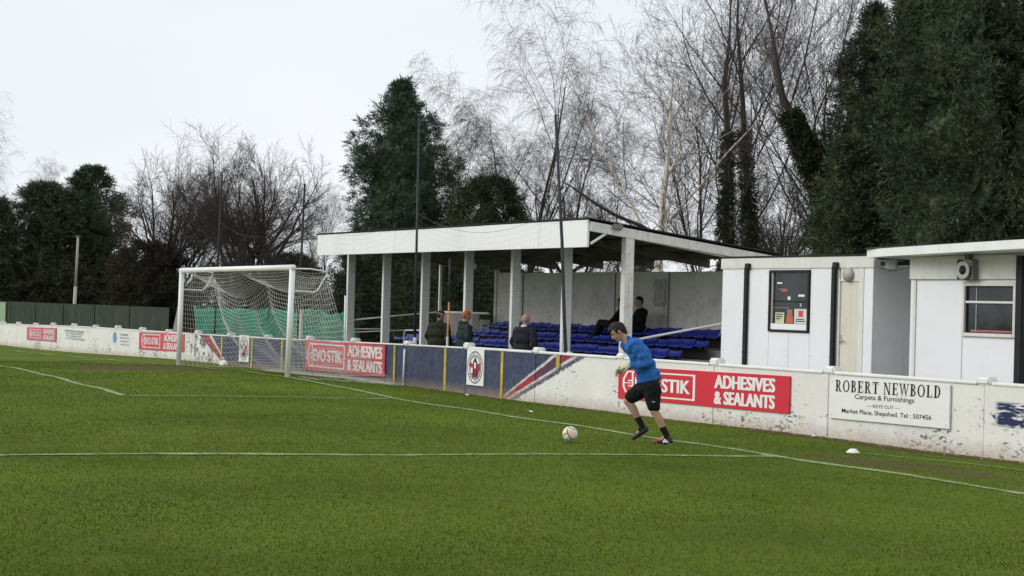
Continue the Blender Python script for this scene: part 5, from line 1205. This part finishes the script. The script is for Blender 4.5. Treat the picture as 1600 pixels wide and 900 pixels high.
def conifer(label, x, y, H, Rm, kind, nspr, size, seed, m, cut=0., name='conifer', group='dark evergreen conifers round the ground', lump=.20, zbase=-.4, cat='tree', plume=1.0, per=7, leaf=(.44, .046), tops=6):
    """crown of overlapping plumes: every plume is a tapering cluster of leaf sprays on its own rising branch"""
    rs = np.random.RandomState(seed); r = thing(name, label, cat, (x, y, zbase), 0, group)
    ph = rs.rand(8)*2*PI; kk = rs.randint(1, 5, 8); hh = rs.uniform(1, 9, 8)
    def RR(u, a): return Rm*profile_conifer(u, kind)*(1+lump*1.9*sum(np.sin(kk[i]*a+hh[i]*u*1.3+ph[i]) for i in range(8))/8)
    area = 2*PI*Rm*H*.7; pl_ = plume*(.55+.05*H); NP = int(np.clip(area/(pl_*pl_*.13), 60, 640)); per_p = max(12, int(nspr/NP))
    u = cut+(1-cut)*np.sort(rs.rand(NP))*.985; a = rs.rand(NP)*2*PI; R_ = RR(u, a)*(.62+.60*rs.rand(NP)**.8)
    rise = (.35+.9*rs.rand(NP))*(1.0+.8*u); out = np.stack([np.cos(a), np.sin(a), 0*a], 1); Dp = unit(out+np.array([0, 0, 1.])*rise[:, None]+rs.randn(NP, 3)*.12)
    Lp = pl_*(1.25-.75*u)*(.7+.7*rs.rand(NP)); tip = np.stack([R_*np.cos(a), R_*np.sin(a), np.minimum(u*H+Lp*.35, H*.99)], 1)
    # leading shoots at the top
    nt_ = tops; ta = rs.rand(nt_)*2*PI; tr = Rm*(.12 if kind in ('cone', 'tip') else .5)*rs.rand(nt_); tz = H*(1-.10*rs.rand(nt_)*(tr/Rm+.3)*3)
    tip = np.concatenate([tip, np.stack([tr*np.cos(ta), tr*np.sin(ta), tz], 1)]); Dp = np.concatenate([Dp, unit(np.array([0, 0, 1.])+rs.randn(nt_, 3)*.18)]); Lp = np.concatenate([Lp, pl_*(1.1+.6*rs.rand(nt_))]); NP += nt_
    t = rs.rand(NP, per_p)**.75; q = rs.randn(NP, per_p, 3); wid = (.12+.42*np.sin(PI*np.clip(t*1.02, 0, 1))**.8*(1-.55*t))*Lp[:, None]*.55
    C = tip[:, None, :]-Dp[:, None, :]*(Lp[:, None]*(1-t))[..., None]+q*wid[..., None]*np.array([1, 1, .8])
    D = unit(Dp[:, None, :]+unit(q)*.65+rs.randn(NP, per_p, 3)*.25); S = (size*(.55+.75*rs.rand(NP, per_p))*(1.1-.35*t)).reshape(-1)
    C = C.reshape(-1, 3); D = D.reshape(-1, 3)
    ns = 5; Ct = (tip[:, None, :]-Dp[:, None, :]*(Lp[:, None]*.25*rs.rand(NP, ns))[..., None]+rs.randn(NP, ns, 3)*.08*Lp[:, None, None]).reshape(-1, 3); Dt = unit(Dp[:, None, :]+rs.randn(NP, ns, 3)*.45).reshape(-1, 3)
    C = np.concatenate([C, Ct]); D = np.concatenate([D, Dt]); S = np.concatenate([S, size*(1.1+1.0*rs.rand(NP*ns))])
    V, F = spray_mesh('crown', C, D, S, seed+1, per=per, leaf=leaf)
    # inner twig mass
    na, nu = 44, 60; ua = np.linspace(0, .93, nu); aa = np.arange(na)*2*PI/na; UU, AA = np.meshgrid(ua, aa, indexing='ij'); RI = RR(UU, AA)*(.30+.42*rs.rand(nu, na))*np.clip((.95-UU)*4, .02, 1)
    V2 = np.stack([RI*np.cos(AA), RI*np.sin(AA), UU*H+(rs.rand(nu, na)-.5)*H*.03], -1).reshape(-1, 3); i = np.arange(nu-1)[:, None]*na; k = np.arange(na)[None, :]; k2 = (k+1) % na
    q4 = np.stack([i+k, i+k2, i+na+k2, i+na+k], -1).reshape(-1, 4)+len(V); F2 = np.concatenate([q4[:, [0, 1, 2]], q4[:, [0, 2, 3]]])
    put('crown', meshnp('crown', np.concatenate([V, V2]), np.concatenate([F, F2])), m, r)
    MB().tube([(0, 0, 0), (.03, 0, H*.5), (0, 0, H*.9)], [Rm*.13, Rm*.08, .03], 8).build('trunk', M_BARKD, r, sm=True); return r
def con_at(label, px, dep, yt, halfpx, kind, n, size, seed, m, **kw):
    x, y = at(px, dep); H = zat(px, yt, dep)+.4; return conifer(label, x, y, H, halfpx/FPX*dep, kind, n, size, seed, m, **kw)
GD = 'dark shrubs behind the fences'
con_at('tall pointed blue green conifer behind the left end of the stand', 620, 64, 124, 84, 'tip', 25000, .27, 3, F_CONB, lump=.26, plume=.95, tops=3)
con_at('broad dark conifer at far left behind the pale concrete pole', 138, 98, 262, 60, 'column', 8500, .40, 5, F_CON)
con_at('broad dark conifer at far left with a lower sloping top', 66, 96, 288, 52, 'dome', 7500, .40, 7, F_CON)
con_at('dark conifer cut by the left edge of the view', -14, 94, 312, 40, 'dome', 6000, .42, 9, F_CON)
con_at('dark rounded ivy covered bush behind the stand roof right of the tall conifer', 758, 60, 278, 76, 'dome', 9500, .26, 13, F_IVY, name='ivy_bush', lump=.14, plume=.7)
con_at('tall dark conifer standing right of the bare trees behind the kiosk cabin', 1356, 50, 4, 84, 'tip', 24000, .26, 15, F_CON, lump=.24, tops=4)
con_at('dark conifer with a low left skirt right beside the leaning ivy tree', 1322, 48, 215, 62, 'dome', 11000, .25, 16, F_CON, lump=.20)
con_at('very tall dark conifer in the middle of the right hand group', 1425, 48.5, -90, 92, 'cone', 25000, .28, 17, F_CON, lump=.22)
con_at('largest dark conifer behind the flat roofed building', 1510, 44, -190, 112, 'column', 38000, .28, 19, F_CON, lump=.22)
con_at('dark conifer cut by the right edge of the view', 1640, 43, -190, 98, 'column', 17000, .30, 21, F_CON, lump=.22)
con_at('low dark shrub mass between the two left conifers and the bare trees', 232, 90, 380, 56, 'dome', 6000, .34, 23, F_BRUSH, name='shrub', group=GD, leaf=(.6, .035))
con_at('dark shrub behind the green windbreak left of the stand', 455, 84, 400, 50, 'dome', 5000, .32, 25, F_BRUSH, name='shrub', group=GD, leaf=(.6, .035))
con_at('dark green bush seen through the left bays of the stand', 560, 58, 385, 45, 'dome', 5000, .26, 27, F_IVY, name='shrub', group=GD, lump=.15)
con_at('dark green bush seen between the stand posts left of the rear wall', 720, 56, 350, 80, 'dome', 7500, .26, 29, F_IVY, name='shrub', group=GD, lump=.15)
# undergrowth as one mass behind the fences and the stand
def undergrowth():
    rs = np.random.RandomState(8); n = 20000; px = rs.uniform(-60, 1320, n); dep = rs.uniform(92, 112, n); near = (px > 640); dep = np.where(near, rs.uniform(78, 92, n), dep)
    yh = 481+.0282*(px-800); r_ = CF[None, :]+CR[None, :]*((px-800)/FPX)[:, None]+CU[None, :]*((450-yh)/FPX)[:, None]; Q = CP+r_*dep[:, None]
    hm = np.where(near, 2.6, 2.7)*(1+.35*np.sin(px*.021)+.25*np.sin(px*.057+1)); Q[:, 2] = -.4+(hm+.5)*rs.rand(n)**.75
    D = unit(rs.randn(n, 3)+np.array([0, 0, .9])); V, F = spray_mesh('u', Q, D, .55*(.6+.8*rs.rand(n)), 4, leaf=(.6, .04))
    tag(put('undergrowth', meshnp('undergrowth', V, F), F_BRUSH), 'brown and green winter undergrowth along the trees behind the ground', 'undergrowth', kind='stuff')
undergrowth()
# ivy clad trunks
def ivy_tree(label, pts, rad, seed, ivyr, top=None, name='ivy_clad_tree', nsp=5200, iv=(0, 1)):
    r = thing(name, label, 'tree', pts[0], group='trees with ivy climbing the trunk'); P0 = np.array(pts[0]); Q = np.array(pts)-P0; rs = np.random.RandomState(seed)
    seg = np.linalg.norm(np.diff(Q, axis=0), axis=1); s = np.concatenate([[0], np.cumsum(seg)]); L = s[-1]
    MB().tube([tuple(q) for q in Q], rad, 9).build('trunk', M_BARKD, r, sm=True)
    t = (iv[0]+(iv[1]-iv[0])*rs.rand(nsp)**.85)*L; C = np.stack([np.interp(t, s, Q[:, i]) for i in range(3)], 1); T_ = unit(np.stack([np.gradient(Q[:, i], s) for i in range(3)], 1)); D0 = np.stack([np.interp(t, s, T_[:, i]) for i in range(3)], 1)
    pr = perp(unit(D0), rs); R0 = np.interp(t, s, rad); lump = ivyr*(.12+.88*np.abs(np.sin(t*1.9+seed)*np.sin(t*.83+1)))*rs.rand(nsp)**.7*np.clip(np.sin(PI*np.clip((t/L-iv[0]*.9)/(iv[1]-iv[0]*.9), .03, .97)), 0, 1)**.6*(1.15 if iv[0] > 0 else 1)
    C = C+pr*(R0+lump)[:, None]; V, F = spray_mesh('ivy', C, unit(pr+rs.randn(nsp, 3)*.5+np.array([0, 0, .2])), .20*(.6+.8*rs.rand(nsp)), seed, leaf=(.6, .13), per=6)
    put('ivy', meshnp('ivy', V, F), F_IVY, r)
    # limbs and twigs
    stems = []
    for k in range(8):
        tt = L*(.35+.65*(k+rs.rand())/9); p = [np.interp(tt, s, Q[:, i]) for i in range(3)]; d = unit(np.array([[np.interp(tt, s, T_[:, i]) for i in range(3)]]))[0]+perp(np.array([[0, 0, 1.]]), rs)[0]*.8
        stems.append((p, d, L*(.50-.2*k/9), .040))
    stems.append((Q[-1], T_[-1], L*.45, .045))
    sk = skeleton(seed, stems, [LV(9, .09, .07, 9, .12, 34, .5, .5, .25), LV(6, .10, .06, 8, .15, 36, .55, .52, .3), LV(4, .10, .04, 5, .15, 36, .6, .6, .4), LV(3, .1, .02)])
    Vs, Fs, off = [], [], 0
    for i, sd_ in enumerate((5, 4, 3, 3)):
        V, F = tubes_np(sk[i][0], sk[i][1], sd_); Vs.append(V); Fs.append(F+off); off += len(V)
    put('crown', meshnp('crown', np.concatenate(Vs), np.concatenate(Fs)), M_TWIG, r); return r
def trk(px0, y0, px1, y1, px2, y2, d): return [wp(px0, y0, d), wp(px1, y1, d), wp(px2, y2, d)]
d = 60
ivy_tree('left one of the two upright ivy clad trunks behind the stand gable', [(*at(1136, d), -.4), wp(1134, 330, d), wp(1138, 230, d), wp(1132, 130, d), wp(1140, 60, d)], [.16, .14, .12, .09, .05], 71, .15, nsp=1500, iv=(0, .72))
ivy_tree('right one of the two upright ivy clad trunks behind the stand gable', [(*at(1172, d+2), -.4), wp(1170, 330, d+2), wp(1164, 240, d+2), wp(1160, 150, d+2), wp(1152, 40, d+2)], [.18, .15, .12, .09, .05], 73, .13, nsp=1500, iv=(0, .7))
d = 50
ivy_tree('thick ivy clad tree leaning left out of the tall conifers', [(*at(1335, d), -.4), wp(1300, 330, d), wp(1272, 262, d), wp(1246, 200, d), wp(1222, 150, d), wp(1214, 100, d), wp(1200, 20, d)], [.26, .22, .19, .15, .10, .07, .04], 79, .26, nsp=3800, iv=(.3, .74))
q0 = sk_limb[0]; b_ = thing('broken_limb', 'bare pale limb slanting up to the left behind the stand roof', 'branch', q0)
MB().tube([tuple(np.array(q)-np.array(q0)) for q in sk_limb], [.07, .065, .06, .05, .04, .02], 8).build('limb', M_BARK, b_, sm=True)
